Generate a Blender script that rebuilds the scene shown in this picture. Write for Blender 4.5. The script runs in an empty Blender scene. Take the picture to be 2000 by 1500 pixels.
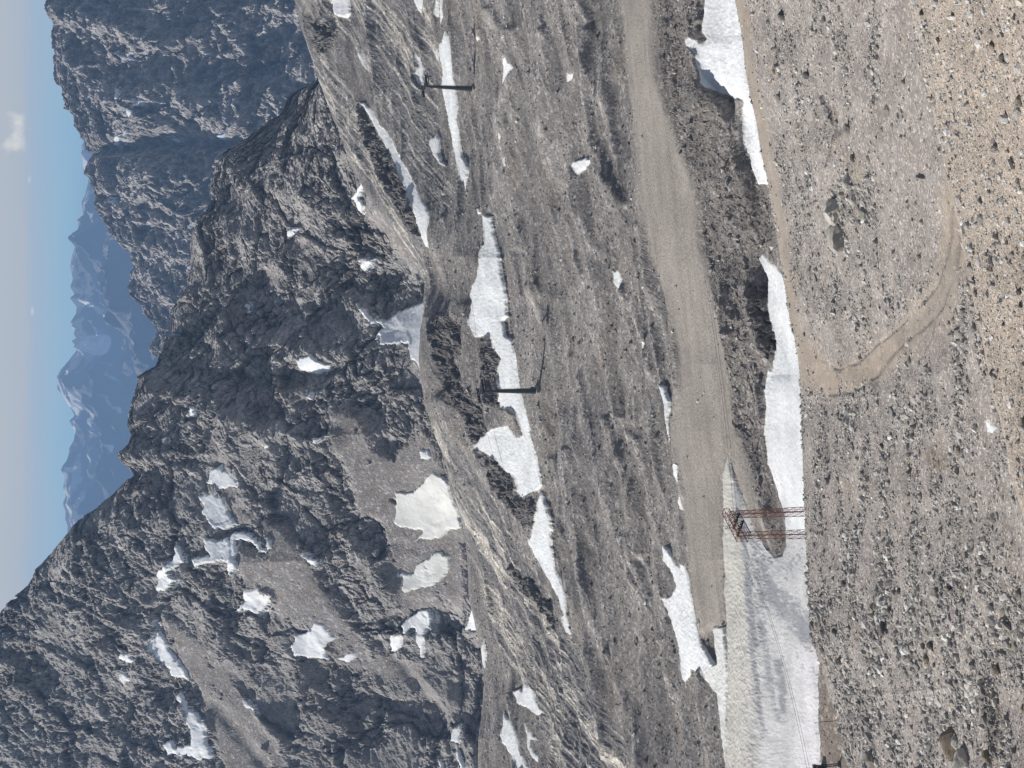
import bpy, math, time
import numpy as np
T0 = time.time()
rng = np.random.default_rng(7)
sc = bpy.context.scene
COL = sc.collection

# ------------------------------------------------------------------ camera (phone held sideways: the picture lies on its side)
F_PX = 2888.0
PITCH = math.radians(16.4)
Fv = np.array([0, math.cos(PITCH), -math.sin(PITCH)])
Uv = np.array([0, math.sin(PITCH), math.cos(PITCH)])

def direction(X, Y):
    """photo pixel -> (azimuth, tan elevation)"""
    X = np.asarray(X, float); Y = np.asarray(Y, float)
    a = (750 - Y) / F_PX; b = -(X - 1000) / F_PX
    dx = a; dy = Fv[1] + b * Uv[1]; dz = Fv[2] + b * Uv[2]
    return np.arctan2(dx, dy), dz / np.hypot(dx, dy)

def at(X, Y, r):
    az, te = direction(X, Y)
    return np.array([r * math.sin(az), r * math.cos(az), r * te])

def project(x, y, z):
    zc = y * Fv[1] + z * Fv[2]; uc = y * Uv[1] + z * Uv[2]
    return 1000 - F_PX * uc / zc, 750 - F_PX * x / zc

# ------------------------------------------------------------------ noise
_p = rng.permutation(256).astype(np.int32); PERM = np.concatenate([_p, _p, _p])
_g = rng.normal(size=(256, 3)); _g /= np.linalg.norm(_g, axis=1)[:, None]; GRAD = _g.astype(np.float32)

def perlin(x, y, z):
    shp = x.shape
    x = x.ravel().astype(np.float32); y = y.ravel().astype(np.float32); z = z.ravel().astype(np.float32)
    xi = np.floor(x); yi = np.floor(y); zi = np.floor(z)
    xf = x - xi; yf = y - yi; zf = z - zi
    xi = xi.astype(np.int32) & 255; yi = yi.astype(np.int32) & 255; zi = zi.astype(np.int32) & 255
    u = xf*xf*xf*(xf*(xf*6-15)+10); v = yf*yf*yf*(yf*(yf*6-15)+10); w = zf*zf*zf*(zf*(zf*6-15)+10)
    def g(dx, dy, dz):
        h = PERM[PERM[PERM[xi+dx]+yi+dy]+zi+dz]
        gr = GRAD[h]
        return gr[:, 0]*(xf-dx) + gr[:, 1]*(yf-dy) + gr[:, 2]*(zf-dz)
    a = g(0,0,0); a += u*(g(1,0,0)-a)
    b = g(0,1,0); b += u*(g(1,1,0)-b)
    a += v*(b-a)
    c = g(0,0,1); c += u*(g(1,0,1)-c)
    d = g(0,1,1); d += u*(g(1,1,1)-d)
    c += v*(d-c)
    a += w*(c-a)
    return (a*1.5).reshape(shp)

def fbm(x, y, z, octaves=4, gain=.5, lac=2.03):
    s = 0; a = 1; n = 0
    for o in range(octaves):
        s = s + a*perlin(x+17.3*o, y-9.1*o, z+5.7*o); n += a; a *= gain; x = x*lac; y = y*lac; z = z*lac
    return s/n

def ridged(x, y, z, octaves=4, gain=.5, lac=2.07):
    s = 0; a = 1; n = 0; w = 1
    for o in range(octaves):
        v = 1-np.abs(perlin(x+31.3*o, y-19.1*o, z+15.7*o))*1.9
        v = np.clip(v, 0, 1)**2
        s = s + a*v*w; n += a; w = np.clip(v*1.6, 0.25, 1); a *= gain; x = x*lac; y = y*lac; z = z*lac
    return s/n

def facets(x, y, z, tilt=.8):
    """fractured rock: every cell is a tilted block with its own height; returns (height, edge)"""
    shp = x.shape
    P = np.stack([x.ravel(), y.ravel(), z.ravel()], -1).astype(np.float32); I = np.floor(P).astype(np.int32); Fr = P-I
    d1 = np.full(len(P), 9, np.float32); d2 = d1.copy(); hsel = np.zeros(len(P), np.int32); off = np.zeros_like(P)
    for dx in (-1, 0, 1):
        for dy in (-1, 0, 1):
            for dz in (-1, 0, 1):
                h = PERM[PERM[PERM[(I[:, 0]+dx) & 255]+((I[:, 1]+dy) & 255)]+((I[:, 2]+dz) & 255)]
                o = GRAD[h]*.45+.5+np.array([dx, dy, dz], np.float32)-Fr
                d = (o*o).sum(1); b = d < d1
                d2 = np.where(b, d1, np.minimum(d2, d)); d1 = np.where(b, d, d1); hsel = np.where(b, h, hsel); off[b] = o[b]
    g = GRAD[(hsel+91) & 255]
    return ((hsel/255.0-.5)*1.2-(off*g).sum(1)*tilt).reshape(shp), (np.sqrt(d2)-np.sqrt(d1)).reshape(shp)

def smooth(a, b, x):
    t = np.clip((x-a)/(b-a), 0, 1); return t*t*(3-2*t)

def poly_sd(px, py, poly):
    """signed distance, positive inside"""
    P = np.asarray(poly, np.float32); Q = np.roll(P, -1, axis=0)
    d = np.full(px.shape, 1e9, np.float32); ins = np.zeros(px.shape, bool)
    for (ax, ay), (bx, by) in zip(P, Q):
        ex, ey = bx-ax, by-ay
        t = np.clip(((px-ax)*ex+(py-ay)*ey)/(ex*ex+ey*ey+1e-9), 0, 1)
        d = np.minimum(d, (px-ax-t*ex)**2+(py-ay-t*ey)**2)
        c = ((ay > py) != (by > py)) & (px < ex*(py-ay)/((by-ay) if by != ay else 1e-9)+ax)
        ins ^= c
    d = np.sqrt(d)
    return np.where(ins, d, -d)

def line_d(px, py, pts):
    d = np.full(px.shape, 1e9, np.float32)
    for (ax, ay), (bx, by) in zip(pts[:-1], pts[1:]):
        ex, ey = bx-ax, by-ay
        t = np.clip(((px-ax)*ex+(py-ay)*ey)/(ex*ex+ey*ey+1e-9), 0, 1)
        d = np.minimum(d, (px-ax-t*ex)**2+(py-ay-t*ey)**2)
    return np.sqrt(d)

def masked(PX, PY, poly, pad, fn, out):
    """evaluate fn on the bounding box of poly only"""
    P = np.asarray(poly); m = (PX > P[:, 0].min()-pad) & (PX < P[:, 0].max()+pad) & (PY > P[:, 1].min()-pad) & (PY < P[:, 1].max()+pad)
    if m.any(): out[m] = np.maximum(out[m], fn(PX[m], PY[m]))
    return out

# ------------------------------------------------------------------ surveyed lines of the landscape (as seen from the viewpoint)
FG_CREST = [(1410,-160),(1436,0),(1447,50),(1455,120),(1466,190),(1478,240),(1488,300),(1500,350),(1508,400),(1517,450),(1524,500),(1532,550),(1542,610),(1553,660),(1563,720),(1567,790),(1567,850),(1570,950),(1575,1020),(1577,1100),(1583,1190),(1590,1250),(1600,1287),(1612,1325),(1620,1357),(1635,1387),(1642,1425),(1652,1462),(1660,1495),(1690,1660)]
SPUR = [(1740,-160),(1776,0),(1790,60),(1811,165),(1829,240),(1844,300),(1865,390),(1874,435),(1895,550),(1907,600),(1922,662),(1945,775),(1957,812),(1970,862),(1982,925),(1990,962),(2010,1020),(2060,1160),(2160,1400),(2250,1660)]
BENCH_CREST = [(500,-160),(575,0),(583,30),(590,60),(600,90),(615,125),(628,165),(640,200),(655,240),(672,285),(692,330),(712,372),(735,410),(765,445),(790,475),(815,505),(830,535),(834,570),(828,600),(820,640),(819,690),(822,740),(832,790),(850,840),(862,875),(873,920),(885,965),(898,1010),(908,1060),(914,1120),(922,1180),(932,1230),(943,1280),(947,1340),(942,1400),(936,1440),(934,1500),(925,1660)]
MTN_CREST = [(800,-160),(720,0),(670,100),(628,155),(612,163),(575,178),(558,190),(554,205),(540,225),(520,235),(503,255),(485,270),(452,285),(435,300),(422,330),(411,350),(415,375),(411,400),(405,412),(390,420),(381,430),(378,450),(374,480),(378,510),(371,530),(365,560),(354,575),(345,590),(339,600),(337,650),(357,651),(355,656),(325,658),(310,690),(304,715),(286,725),(271,735),(267,760),(257,785),(254,830),(262,848),(255,858),(245,875),(232,885),(240,900),(250,910),(262,920),(265,928),(240,940),(224,955),(200,975),(185,990),(160,1010),(140,1030),(130,1045),(118,1060),(95,1090),(72,1112),(55,1140),(36,1160),(14,1180),(0,1195),(-30,1230),(-90,1300),(-240,1500),(-330,1660)]
CLIFF_CREST = [(80,-160),(97,0),(96,25),(103,45),(100,60),(105,90),(107,115),(109,145),(114,165),(126,172),(125,186),(130,195),(128,212),(145,222),(146,245),(156,268),(165,295),(176,300),(167,325),(166,340),(178,350),(180,385),(178,398),(192,418),(200,432),(216,445),(219,458),(240,478),(257,497),(256,510),(260,520),(249,535),(246,560),(256,580),(278,598),(278,612),(300,632),(309,648),(302,660),(295,675),(296,690),(330,710),(380,760),(450,900)]
FAR_CREST = [(170,-160),(168,200),(160,330),(172,345),(165,380),(158,395),(160,420),(158,432),(156,445),(148,462),(146,480),(140,500),(138,520),(143,545),(137,560),(146,575),(136,582),(150,600),(148,612),(137,630),(146,650),(150,672),(149,685),(135,705),(120,722),(112,738),(115,748),(122,768),(130,785),(140,800),(145,812),(134,822),(143,838),(145,855),(133,876),(134,898),(130,905),(121,918),(126,935),(122,950),(128,970),(122,985),(128,1000),(127,1015),(132,1030),(130,1060),(138,1120),(130,1300),(140,1660)]

# bench knot lines
BLUFF_BASE = [(1377,-160),(1377,0),(1371,60),(1350,85),(1362,104),(1375,163),(1410,180),(1440,195),(1455,240),(1457,294),(1470,320),(1482,358),(1492,430),(1484,505),(1500,550),(1500,604),(1512,640),(1519,670),(1515,718),(1500,730),(1495,763),(1497,805),(1496,850),(1504,905),(1511,926),(1523,974),(1533,1010),(1533,1050),(1520,1085),(1500,1140),(1490,1300),(1485,1500),(1480,1660)]
BLUFF_TOP = [(1362,-160),(1360,0),(1352,60),(1342,100),(1362,165),(1400,200),(1425,240),(1430,300),(1440,340),(1455,430),(1462,505),(1465,550),(1468,604),(1475,640),(1485,680),(1492,718),(1484,735),(1480,763),(1482,805),(1484,850),(1490,905),(1497,930),(1507,974),(1513,1010),(1514,1050),(1500,1085),(1475,1140),(1465,1300),(1460,1500),(1450,1660)]
ROAD_R = [(1270,-160),(1272,0),(1278,90),(1281,150),(1299,210),(1320,276),(1338,315),(1356,375),(1365,447),(1368,475),(1380,535),(1404,616),(1422,685),(1431,745),(1440,850),(1452,880),(1466,940),(1475,1000),(1478,1060),(1455,1100),(1440,1150),(1430,1300),(1430,1500),(1420,1660)]
ROAD_L = [(1200,-160),(1206,0),(1215,60),(1227,180),(1236,240),(1242,330),(1244,400),(1260,460),(1278,520),(1299,580),(1311,640),(1326,700),(1326,760),(1315,820),(1310,870),(1330,950),(1336,1010),(1345,1100),(1354,1175),(1362,1250),(1385,1335),(1400,1500),(1405,1660)]

def curve(pts, off=0.0):
    P = np.asarray(pts, float); o = np.argsort(P[:, 1]); P = P[o]
    Y = np.linspace(-160, 1660, 3641); X = np.interp(Y, P[:, 1], P[:, 0])+off
    return X, Y

def knot_on(azs, pts, off=0, r=None, z=None, dr=None, prev=None, sm=0):
    X, Y = curve(pts, off)
    if sm:
        k = int(sm/.5); X = np.convolve(np.pad(X, k, 'edge'), np.hanning(2*k+1)/np.hanning(2*k+1).sum(), 'valid')
    az, te = direction(X, Y)
    o = np.argsort(az)
    te_i = np.interp(azs, az[o], te[o])
    Yi = np.interp(azs, az[o], Y[o])
    if z is not None:
        z_ = np.interp(Yi, *zip(*z)) if isinstance(z, list) else z
        rr = z_/te_i
    elif dr is not None: rr = prev+dr
    else: rr = np.interp(Yi, *zip(*r)) if isinstance(r, list) else np.full(azs.shape, float(r))
    return rr, te_i*rr

def knot_rz(azs, r, z):
    return np.broadcast_to(np.asarray(r, float), azs.shape).copy(), np.broadcast_to(np.asarray(z, float), azs.shape).copy()

class Sheet:
    """polar height field: knots give r,z per azimuth; segments list the rows between knots"""
    def __init__(s, y0, y1, ncol, knots, rows, hidden=()):
        a0 = float(direction(1000 if y1 < 1600 else 1000, y1)[0]); a1 = float(direction(1000, y0)[0])
        ext = .42      # coarser columns carry the ground on beyond the field of view
        s.az = np.concatenate([a0-.5*ext*(np.linspace(1, 0, 60, endpoint=False)+np.linspace(1, 0, 60, endpoint=False)**2), np.linspace(a0, a1, ncol), a1+.5*ext*(np.linspace(0, 1, 61)[1:]+np.linspace(0, 1, 61)[1:]**2)])
        kk = knots(s.az)
        R = np.array([k[0] for k in kk]); Z = np.array([k[1] for k in kk])
        for k in range(1, len(R)): R[k] = np.maximum(R[k], R[k-1]+1.0)
        # shape-preserving slopes
        h = np.diff(R, axis=0); d = np.diff(Z, axis=0)/h
        m = np.zeros_like(Z); m[0] = d[0]; m[-1] = d[-1]
        same = d[1:]*d[:-1] > 0
        with np.errstate(all='ignore'):
            hm = 2*d[1:]*d[:-1]/(d[1:]+d[:-1])
        m[1:-1] = np.where(same, hm, 0)
        rs, zs = [], []
        for k, n in enumerate(rows):
            t = np.linspace(0, 1, n, endpoint=(k == len(rows)-1))[:, None]
            r0, r1, z0, z1 = R[k], R[k+1], Z[k], Z[k+1]
            e0, e1 = z0/r0, z1/r1
            rl = r0+(r1-r0)*t
            if k not in hidden:
                b = (z1-z0)/(r1-r0); a = z0-b*r0
                te = e0+(e1-e0)*t
                with np.errstate(all='ignore'): re = a/(te-b)
                ok = (np.abs(e1-e0) > 1e-3) & (re >= r0-1e-6) & (re <= r1+1e-6)
                rl = np.where(ok, re, rl)
            hh = r1-r0; tt = (rl-r0)/hh
            zz = (2*tt**3-3*tt**2+1)*z0+(tt**3-2*tt**2+tt)*hh*m[k]+(-2*tt**3+3*tt**2)*z1+(tt**3-tt**2)*hh*m[k+1]
            rs.append(rl); zs.append(zz)
        s.r = np.concatenate(rs); s.z = np.concatenate(zs)
        s.x = s.r*np.sin(s.az)[None, :]; s.y = s.r*np.cos(s.az)[None, :]
        s.PX, s.PY = project(s.x, s.y, s.z)
        s.shape = s.x.shape
        s.col = None; s.snow = np.zeros(s.shape, np.float32)

def mesh_grid(name, x, y, z, mat, cols=None, keep=None, kind='structure', smooth_shade=True):
    nr, nc = x.shape
    idx = np.arange(nr*nc).reshape(nr, nc)
    f = np.stack([idx[:-1, :-1], idx[1:, :-1], idx[1:, 1:], idx[:-1, 1:]], -1).reshape(-1, 4)
    co = np.stack([x, y, z], -1).reshape(-1, 3)
    c = cols.reshape(-1, cols.shape[-1]) if cols is not None else None
    if keep is not None:
        k = keep.ravel(); fk = k[f].any(axis=1); f = f[fk]
        used = np.zeros(nr*nc, bool); used[f.ravel()] = True
        rem = -np.ones(nr*nc, np.int64); rem[used] = np.arange(used.sum())
        f = rem[f]; co = co[used]; c = c[used] if c is not None else None
    return mesh_raw(name, co, f, mat, c, kind, smooth_shade)

def mesh_raw(name, co, f, mat, c=None, kind=None, smooth_shade=False, parent=None):
    me = bpy.data.meshes.new(name)
    n = f.shape[1]
    me.vertices.add(len(co)); me.vertices.foreach_set('co', np.ascontiguousarray(co, dtype=np.float32).ravel())
    me.loops.add(f.size); me.loops.foreach_set('vertex_index', f.astype(np.int32).ravel())
    me.polygons.add(len(f)); me.polygons.foreach_set('loop_start', np.arange(0, f.size, n, dtype=np.int32))
    me.polygons.foreach_set('use_smooth', np.full(len(f), smooth_shade))
    me.update(calc_edges=True)
    if c is not None:
        at_ = me.color_attributes.new('Col', 'FLOAT_COLOR', 'POINT')
        cc = np.ones((len(co), 4), np.float32); cc[:, :c.shape[1]] = c
        at_.data.foreach_set('color', cc.ravel())
    me.materials.append(mat)
    o = bpy.data.objects.new(name, me); COL.objects.link(o)
    if parent is not None: o.parent = parent
    if kind: o['kind'] = kind
    return o

# ------------------------------------------------------------------ materials
def new_mat(name):
    m = bpy.data.materials.new(name); m.use_nodes = True
    nt = m.node_tree; nt.nodes.clear(); return m, nt

def nd(nt, t, **kw):
    n = nt.nodes.new(t)
    for k, v in kw.items():
        if k.startswith('i_'):
            n.inputs[k[2:].replace('_', ' ')].default_value = v
        else: setattr(n, k, v)
    return n

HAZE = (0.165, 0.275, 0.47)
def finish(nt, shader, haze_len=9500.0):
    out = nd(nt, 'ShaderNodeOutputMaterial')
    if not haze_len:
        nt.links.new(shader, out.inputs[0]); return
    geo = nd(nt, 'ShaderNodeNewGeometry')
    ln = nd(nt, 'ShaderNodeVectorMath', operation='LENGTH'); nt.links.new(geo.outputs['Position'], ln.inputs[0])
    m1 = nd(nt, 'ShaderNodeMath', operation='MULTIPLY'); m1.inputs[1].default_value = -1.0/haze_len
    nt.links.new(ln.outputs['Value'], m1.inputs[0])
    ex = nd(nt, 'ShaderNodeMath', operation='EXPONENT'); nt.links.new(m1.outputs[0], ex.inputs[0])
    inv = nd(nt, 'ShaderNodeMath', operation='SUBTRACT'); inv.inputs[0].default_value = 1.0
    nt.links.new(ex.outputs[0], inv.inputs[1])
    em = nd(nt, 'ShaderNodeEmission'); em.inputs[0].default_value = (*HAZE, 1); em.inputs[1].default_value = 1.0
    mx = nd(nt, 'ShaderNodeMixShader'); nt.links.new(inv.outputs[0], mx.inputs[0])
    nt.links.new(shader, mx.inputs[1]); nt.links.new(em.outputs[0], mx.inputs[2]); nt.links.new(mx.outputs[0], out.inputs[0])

def ground_mat(name, grain, grain_amt, stain, bump_scale, bump_dist, haze=9500.0, rough=.9, stretch=(1, 1, 1), spot=0.0, bump_strength=1.0):
    """colour attribute x procedural grain, stains and small bright stones"""
    m, nt = new_mat(name); L = nt.links
    geo = nd(nt, 'ShaderNodeNewGeometry')
    mp = nd(nt, 'ShaderNodeVectorMath', operation='MULTIPLY'); mp.inputs[1].default_value = stretch
    L.new(geo.outputs['Position'], mp.inputs[0])
    col = nd(nt, 'ShaderNodeVertexColor', layer_name='Col')
    n1 = nd(nt, 'ShaderNodeTexNoise'); n1.inputs['Scale'].default_value = 1/grain; n1.inputs['Detail'].default_value = 3; n1.inputs['Roughness'].default_value = .7
    L.new(mp.outputs[0], n1.inputs['Vector'])
    r1 = nd(nt, 'ShaderNodeMapRange'); r1.inputs['From Min'].default_value = .3; r1.inputs['From Max'].default_value = .7
    r1.inputs['To Min'].default_value = 1-grain_amt; r1.inputs['To Max'].default_value = 1+grain_amt
    L.new(n1.outputs['Fac'], r1.inputs['Value'])
    n2 = nd(nt, 'ShaderNodeTexNoise'); n2.inputs['Scale'].default_value = 1/stain; n2.inputs['Detail'].default_value = 6; n2.inputs['Roughness'].default_value = .65
    L.new(mp.outputs[0], n2.inputs['Vector'])
    r2 = nd(nt, 'ShaderNodeMapRange'); r2.inputs['From Min'].default_value = .3; r2.inputs['From Max'].default_value = .7
    r2.inputs['To Min'].default_value = .85; r2.inputs['To Max'].default_value = 1.15
    L.new(n2.outputs['Fac'], r2.inputs['Value'])
    mul = nd(nt, 'ShaderNodeMath', operation='MULTIPLY'); L.new(r1.outputs[0], mul.inputs[0]); L.new(r2.outputs[0], mul.inputs[1])
    vs = nd(nt, 'ShaderNodeVectorMath', operation='SCALE'); L.new(col.outputs['Color'], vs.inputs[0]); L.new(mul.outputs[0], vs.inputs['Scale'])
    c_out = vs.outputs[0]
    if spot > 0:
        vo = nd(nt, 'ShaderNodeTexVoronoi'); vo.inputs['Scale'].default_value = 1/(grain*1.6); vo.inputs['Randomness'].default_value = 1
        L.new(mp.outputs[0], vo.inputs['Vector'])
        sep = nd(nt, 'ShaderNodeSeparateColor'); L.new(vo.outputs['Color'], sep.inputs[0])
        pw = nd(nt, 'ShaderNodeMath', operation='POWER'); pw.inputs[1].default_value = 5; L.new(sep.outputs[0], pw.inputs[0])
        pa = nd(nt, 'ShaderNodeMath', operation='MULTIPLY'); L.new(pw.outputs[0], pa.inputs[0]); L.new(col.outputs['Alpha'], pa.inputs[1])
        mm = nd(nt, 'ShaderNodeMath', operation='MULTIPLY_ADD'); mm.inputs[1].default_value = spot; mm.inputs[2].default_value = 1-spot*.12
        L.new(pa.outputs[0], mm.inputs[0])
        v2 = nd(nt, 'ShaderNodeVectorMath', operation='SCALE'); L.new(c_out, v2.inputs[0]); L.new(mm.outputs[0], v2.inputs['Scale'])
        c_out = v2.outputs[0]
    bs = nd(nt, 'ShaderNodeBsdfPrincipled'); bs.inputs['Roughness'].default_value = rough
    bs.inputs['Specular IOR Level'].default_value = .15
    L.new(c_out, bs.inputs['Base Color'])
    nb = nd(nt, 'ShaderNodeTexNoise'); nb.inputs['Scale'].default_value = 1/bump_scale; nb.inputs['Detail'].default_value = 4; nb.inputs['Roughness'].default_value = .7
    L.new(mp.outputs[0], nb.inputs['Vector'])
    bp = nd(nt, 'ShaderNodeBump'); bp.inputs['Strength'].default_value = bump_strength; bp.inputs['Distance'].default_value = bump_dist
    L.new(nb.outputs['Fac'], bp.inputs['Height']); L.new(bp.outputs[0], bs.inputs['Normal'])
    finish(nt, bs.outputs[0], haze)
    return m

def plain_mat(name, color, rough=.6, metal=0.0, var=.25, scale=3.0, haze=9500.0):
    m, nt = new_mat(name); L = nt.links
    tc = nd(nt, 'ShaderNodeTexCoord'); n = nd(nt, 'ShaderNodeTexNoise'); n.inputs['Scale'].default_value = scale; n.inputs['Detail'].default_value = 5
    L.new(tc.outputs['Object'], n.inputs['Vector'])
    r = nd(nt, 'ShaderNodeMapRange'); r.inputs['From Min'].default_value = .3; r.inputs['From Max'].default_value = .7
    r.inputs['To Min'].default_value = 1-var; r.inputs['To Max'].default_value = 1+var; L.new(n.outputs['Fac'], r.inputs['Value'])
    v = nd(nt, 'ShaderNodeVectorMath', operation='SCALE'); v.inputs[0].default_value = color; L.new(r.outputs[0], v.inputs['Scale'])
    bs = nd(nt, 'ShaderNodeBsdfPrincipled'); bs.inputs['Roughness'].default_value = rough; bs.inputs['Metallic'].default_value = metal
    L.new(v.outputs[0], bs.inputs['Base Color'])
    finish(nt, bs.outputs[0], haze); return m

M_MTN = ground_mat('mountain_rock', 1.5, .38, 26.0, 1.6, 1.3, stretch=(1, 1, .7), haze=18000.0, spot=.8)
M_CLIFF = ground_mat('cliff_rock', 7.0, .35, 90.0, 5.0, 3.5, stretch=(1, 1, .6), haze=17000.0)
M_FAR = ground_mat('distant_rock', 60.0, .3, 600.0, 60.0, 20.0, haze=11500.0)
M_BENCH = ground_mat('moraine_ground', .55, .28, 14.0, .5, .28, spot=.9)
M_FG = ground_mat('gravel_ground', .16, .26, 5.0, .16, .10, spot=1.0)
M_NEAR = ground_mat('near_gravel_ground', .11, .30, 3.0, .12, .08, spot=.7)
M_STONE = ground_mat('loose_stone', .15, .22, 2.0, .12, .05)
M_STONE_FAR = ground_mat('moraine_stone', .4, .2, 3.0, .3, .1)
M_VALLEY = plain_mat('valley_ground', (.12, .11, .10), .9, 0, .3, .002)
M_SNOW = ground_mat('old_snow', .9, .05, 7.0, 1.0, .3, rough=.6, bump_strength=.8)
M_SNOW_FAR = ground_mat('high_snow', 3.5, .04, 22.0, 3.5, .5, rough=.6, bump_strength=.8)
M_ICE = ground_mat('dirty_snow', .7, .06, 6.0, .8, .22, rough=.6)
M_RED = plain_mat('rusty_red_steel', (.19, .068, .045), .65, .1, .35, 4)
M_DARK = plain_mat('dark_steel', (.028, .032, .036), .5, .3, .2, 3)
M_POLE = plain_mat('grey_green_painted_steel', (.055, .062, .058), .45, .2, .2, 2)
M_CABLE = plain_mat('steel_cable', (.03, .03, .032), .5, .5, .1, 2)
M_CONC = plain_mat('weathered_concrete', (.28, .26, .23), .85, 0, .2, 3)
M_PALE = plain_mat('pale_sign_panel', (.7, .7, .68), .5, 0, .05, 3)

# ------------------------------------------------------------------ snow patches traced on the ground
# (polygon, label, thickness factor, tint)
SN = []
def snow(sheet, poly, label, **kw): SN.append(dict(sheet=sheet, poly=poly, label=label, **kw))
G_HIGH = 'snow patches on the rocky mountain'; G_MOR = 'snow patches on the moraine'; G_CLIFF = 'snow slivers on the blue cliffs'
snow('mtn', [(430,904),(436,918),(452,926),(466,944),(468,950),(446,950),(430,956),(420,946),(405,943),(408,932),(410,920),(424,914)], 'ragged snow patch highest under the notch in the rocky crest')
snow('mtn', [(388,968),(416,966),(434,974),(444,992),(450,1006),(458,1024),(444,1032),(416,1032),(404,1010),(394,1000),(400,986)], 'blocky snow patch with a rock hole, just below the topmost ragged one')
snow('mtn', [(398,1050),(424,1056),(444,1052),(458,1038),(480,1040),(500,1056),(516,1072),(520,1082),(504,1076),(486,1058),(460,1056),(462,1076),(454,1092),(460,1110),(444,1124),(444,1100),(432,1094),(408,1100),(380,1106),(374,1090),(410,1084),(400,1068)], 'branching snow patch with a curved arm trailing across the brown scree')
snow('mtn', [(520,1054),(530,1056),(530,1072),(520,1074),(518,1062)], 'tiny snow fleck beside the tip of the curved snow arm')
snow('mtn', [(336,1058),(348,1072),(360,1094),(344,1104),(320,1120),(344,1132),(334,1142),(318,1154),(300,1152),(302,1136),(298,1122),(314,1108),(332,1092),(340,1080)], 'hook shaped snow patch below the steep dark rock face')
snow('mtn', [(474,1154),(498,1152),(512,1162),(530,1166),(520,1188),(496,1200),(484,1190),(452,1194),(470,1184),(476,1172)], 'arrow shaped snow patch at the edge of the brown scree')
snow('mtn', [(308,1214),(310,1232),(322,1248),(328,1268),(348,1292),(364,1312),(374,1330),(352,1324),(334,1320),(332,1306),(316,1296),(304,1280),(296,1268),(294,1252),(304,1246),(306,1228)], 'long tapering snow tongue on the upper mountain beside brown scree')
snow('mtn', [(236,1276),(256,1278),(264,1290),(252,1294),(235,1286)], 'small snow patch high on the dark rock, first of two')
snow('mtn', [(231,1318),(246,1316),(254,1328),(244,1336),(232,1328)], 'small shaded snow patch high on the dark rock, second of two')
snow('mtn', [(350,1350),(360,1364),(372,1386),(386,1394),(400,1420),(404,1448),(418,1478),(384,1484),(360,1476),(328,1474),(318,1456),(328,1444),(338,1448),(344,1462),(372,1456),(374,1436),(366,1412),(362,1380),(342,1364)], 'anchor shaped snow patch wrapped round a dark outcrop')
snow('mtn', [(614,1216),(632,1220),(654,1248),(640,1258),(634,1272),(642,1286),(620,1286),(576,1282),(568,1262),(576,1240),(604,1232)], 'compact squarish snow patch alone on the lower brown scree')
snow('mtn', [(694,1272),(699,1282),(680,1292),(658,1288),(676,1278)], 'small slanting snow patch just below the squarish one')
snow('mtn', [(578,1082),(600,1086),(620,1094),(618,1108),(608,1106),(596,1092)], 'small half shaded snow patch beside an isolated dark outcrop in the scree')
snow('mtn', [(472,1366),(484,1372),(506,1394),(496,1390),(478,1376)], 'thin snow streak in the gully of the mountain flank')
snow('mtn', [(842,920),(853,930),(866,930),(880,952),(886,976),(895,1000),(903,1030),(880,1034),(862,1048),(844,1054),(820,1052),(805,1057),(820,1048),(826,1036),(811,1033),(781,1030),(769,1020),(772,1000),(774,979),(770,961),(805,961),(820,950),(832,937)], 'largest dirty snowfield at the foot of the rocky mountain', tint=(.96,.94,.88))
snow('mtn', [(850,1077),(878,1086),(880,1104),(868,1128),(847,1143),(820,1148),(793,1156),(787,1149),(790,1131),(775,1125),(775,1119),(793,1120),(805,1123),(812,1110),(814,1101),(835,1092)], 'leaf shaped dirty snow patch beside the largest dirty snowfield', tint=(.94,.93,.87))
snow('mtn', [(820,1191),(841,1190),(844,1203),(841,1221),(844,1230),(834,1227),(830,1242),(829,1284),(822,1287),(817,1260),(812,1227),(806,1227),(793,1240),(786,1221),(793,1209)], 'forked snow patch with one long leg at the foot of the rocks')
snow('mtn', [(763,1245),(787,1242),(788,1257),(778,1272),(762,1272)], 'small square snow patch beside the forked one')
snow('mtn', [(928,1185),(934,1187),(934,1233),(910,1231),(915,1215),(918,1197)], 'small snow patch cut off straight by the slab ridge')
snow('mtn', [(892,1420),(904,1414),(904,1425),(898,1434),(899,1453),(880,1447),(884,1425)], 'ragged snow patch in the dark gully behind the slab ridge')
snow('mtn', [(890,1459),(898,1470),(907,1502),(899,1502),(892,1476)], 'narrow snow streak at the picture edge below the ragged gully patch')
snow('mtn', [(854,1483),(863,1488),(868,1502),(860,1502)], 'short snow fleck at the picture edge in the striped rock')
snow('mtn', [(715,343),(725,348),(724,363),(712,366),(701,387),(710,402),(709,420),(697,405),(691,393),(680,387),(692,381),(700,363)], 'zigzag snow patch above a small triangular scree')
snow('mtn', [(560,451),(583,445),(577,462),(563,462)], 'small triangular snow patch in the middle of the jagged rocks')
snow('mtn', [(727,453),(740,465),(728,460)], 'tiny snow fleck between the zigzag patch and the scree')
snow('mtn', [(713,507),(733,505),(724,522),(712,531),(704,522)], 'small kite shaped snow patch low on the jagged rocks')
snow('mtn', [(476,597),(491,594),(487,607),(479,603)], 'small snow patch in a crack below the rocky crest')
snow('mtn', [(532,585),(538,585),(528,597)], 'tiny snow sliver at the end of a small scree chute')
snow('mtn', [(695,594),(715,606),(733,621),(754,628),(775,612),(790,603),(829,590),(836,600),(833,618),(828,654),(828,690),(828,726),(806,700),(802,670),(775,674),(748,672),(745,657),(733,663),(749,642),(745,630),(727,633),(712,615)], 'bird shaped snowfield filling the gully mouth behind the dark moraine')
snow('mtn', [(583,703),(610,693),(628,708),(644,713),(638,723),(610,730),(586,724)], 'shaded bluish snow patch in the deep gully of the rocky mountain')
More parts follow.
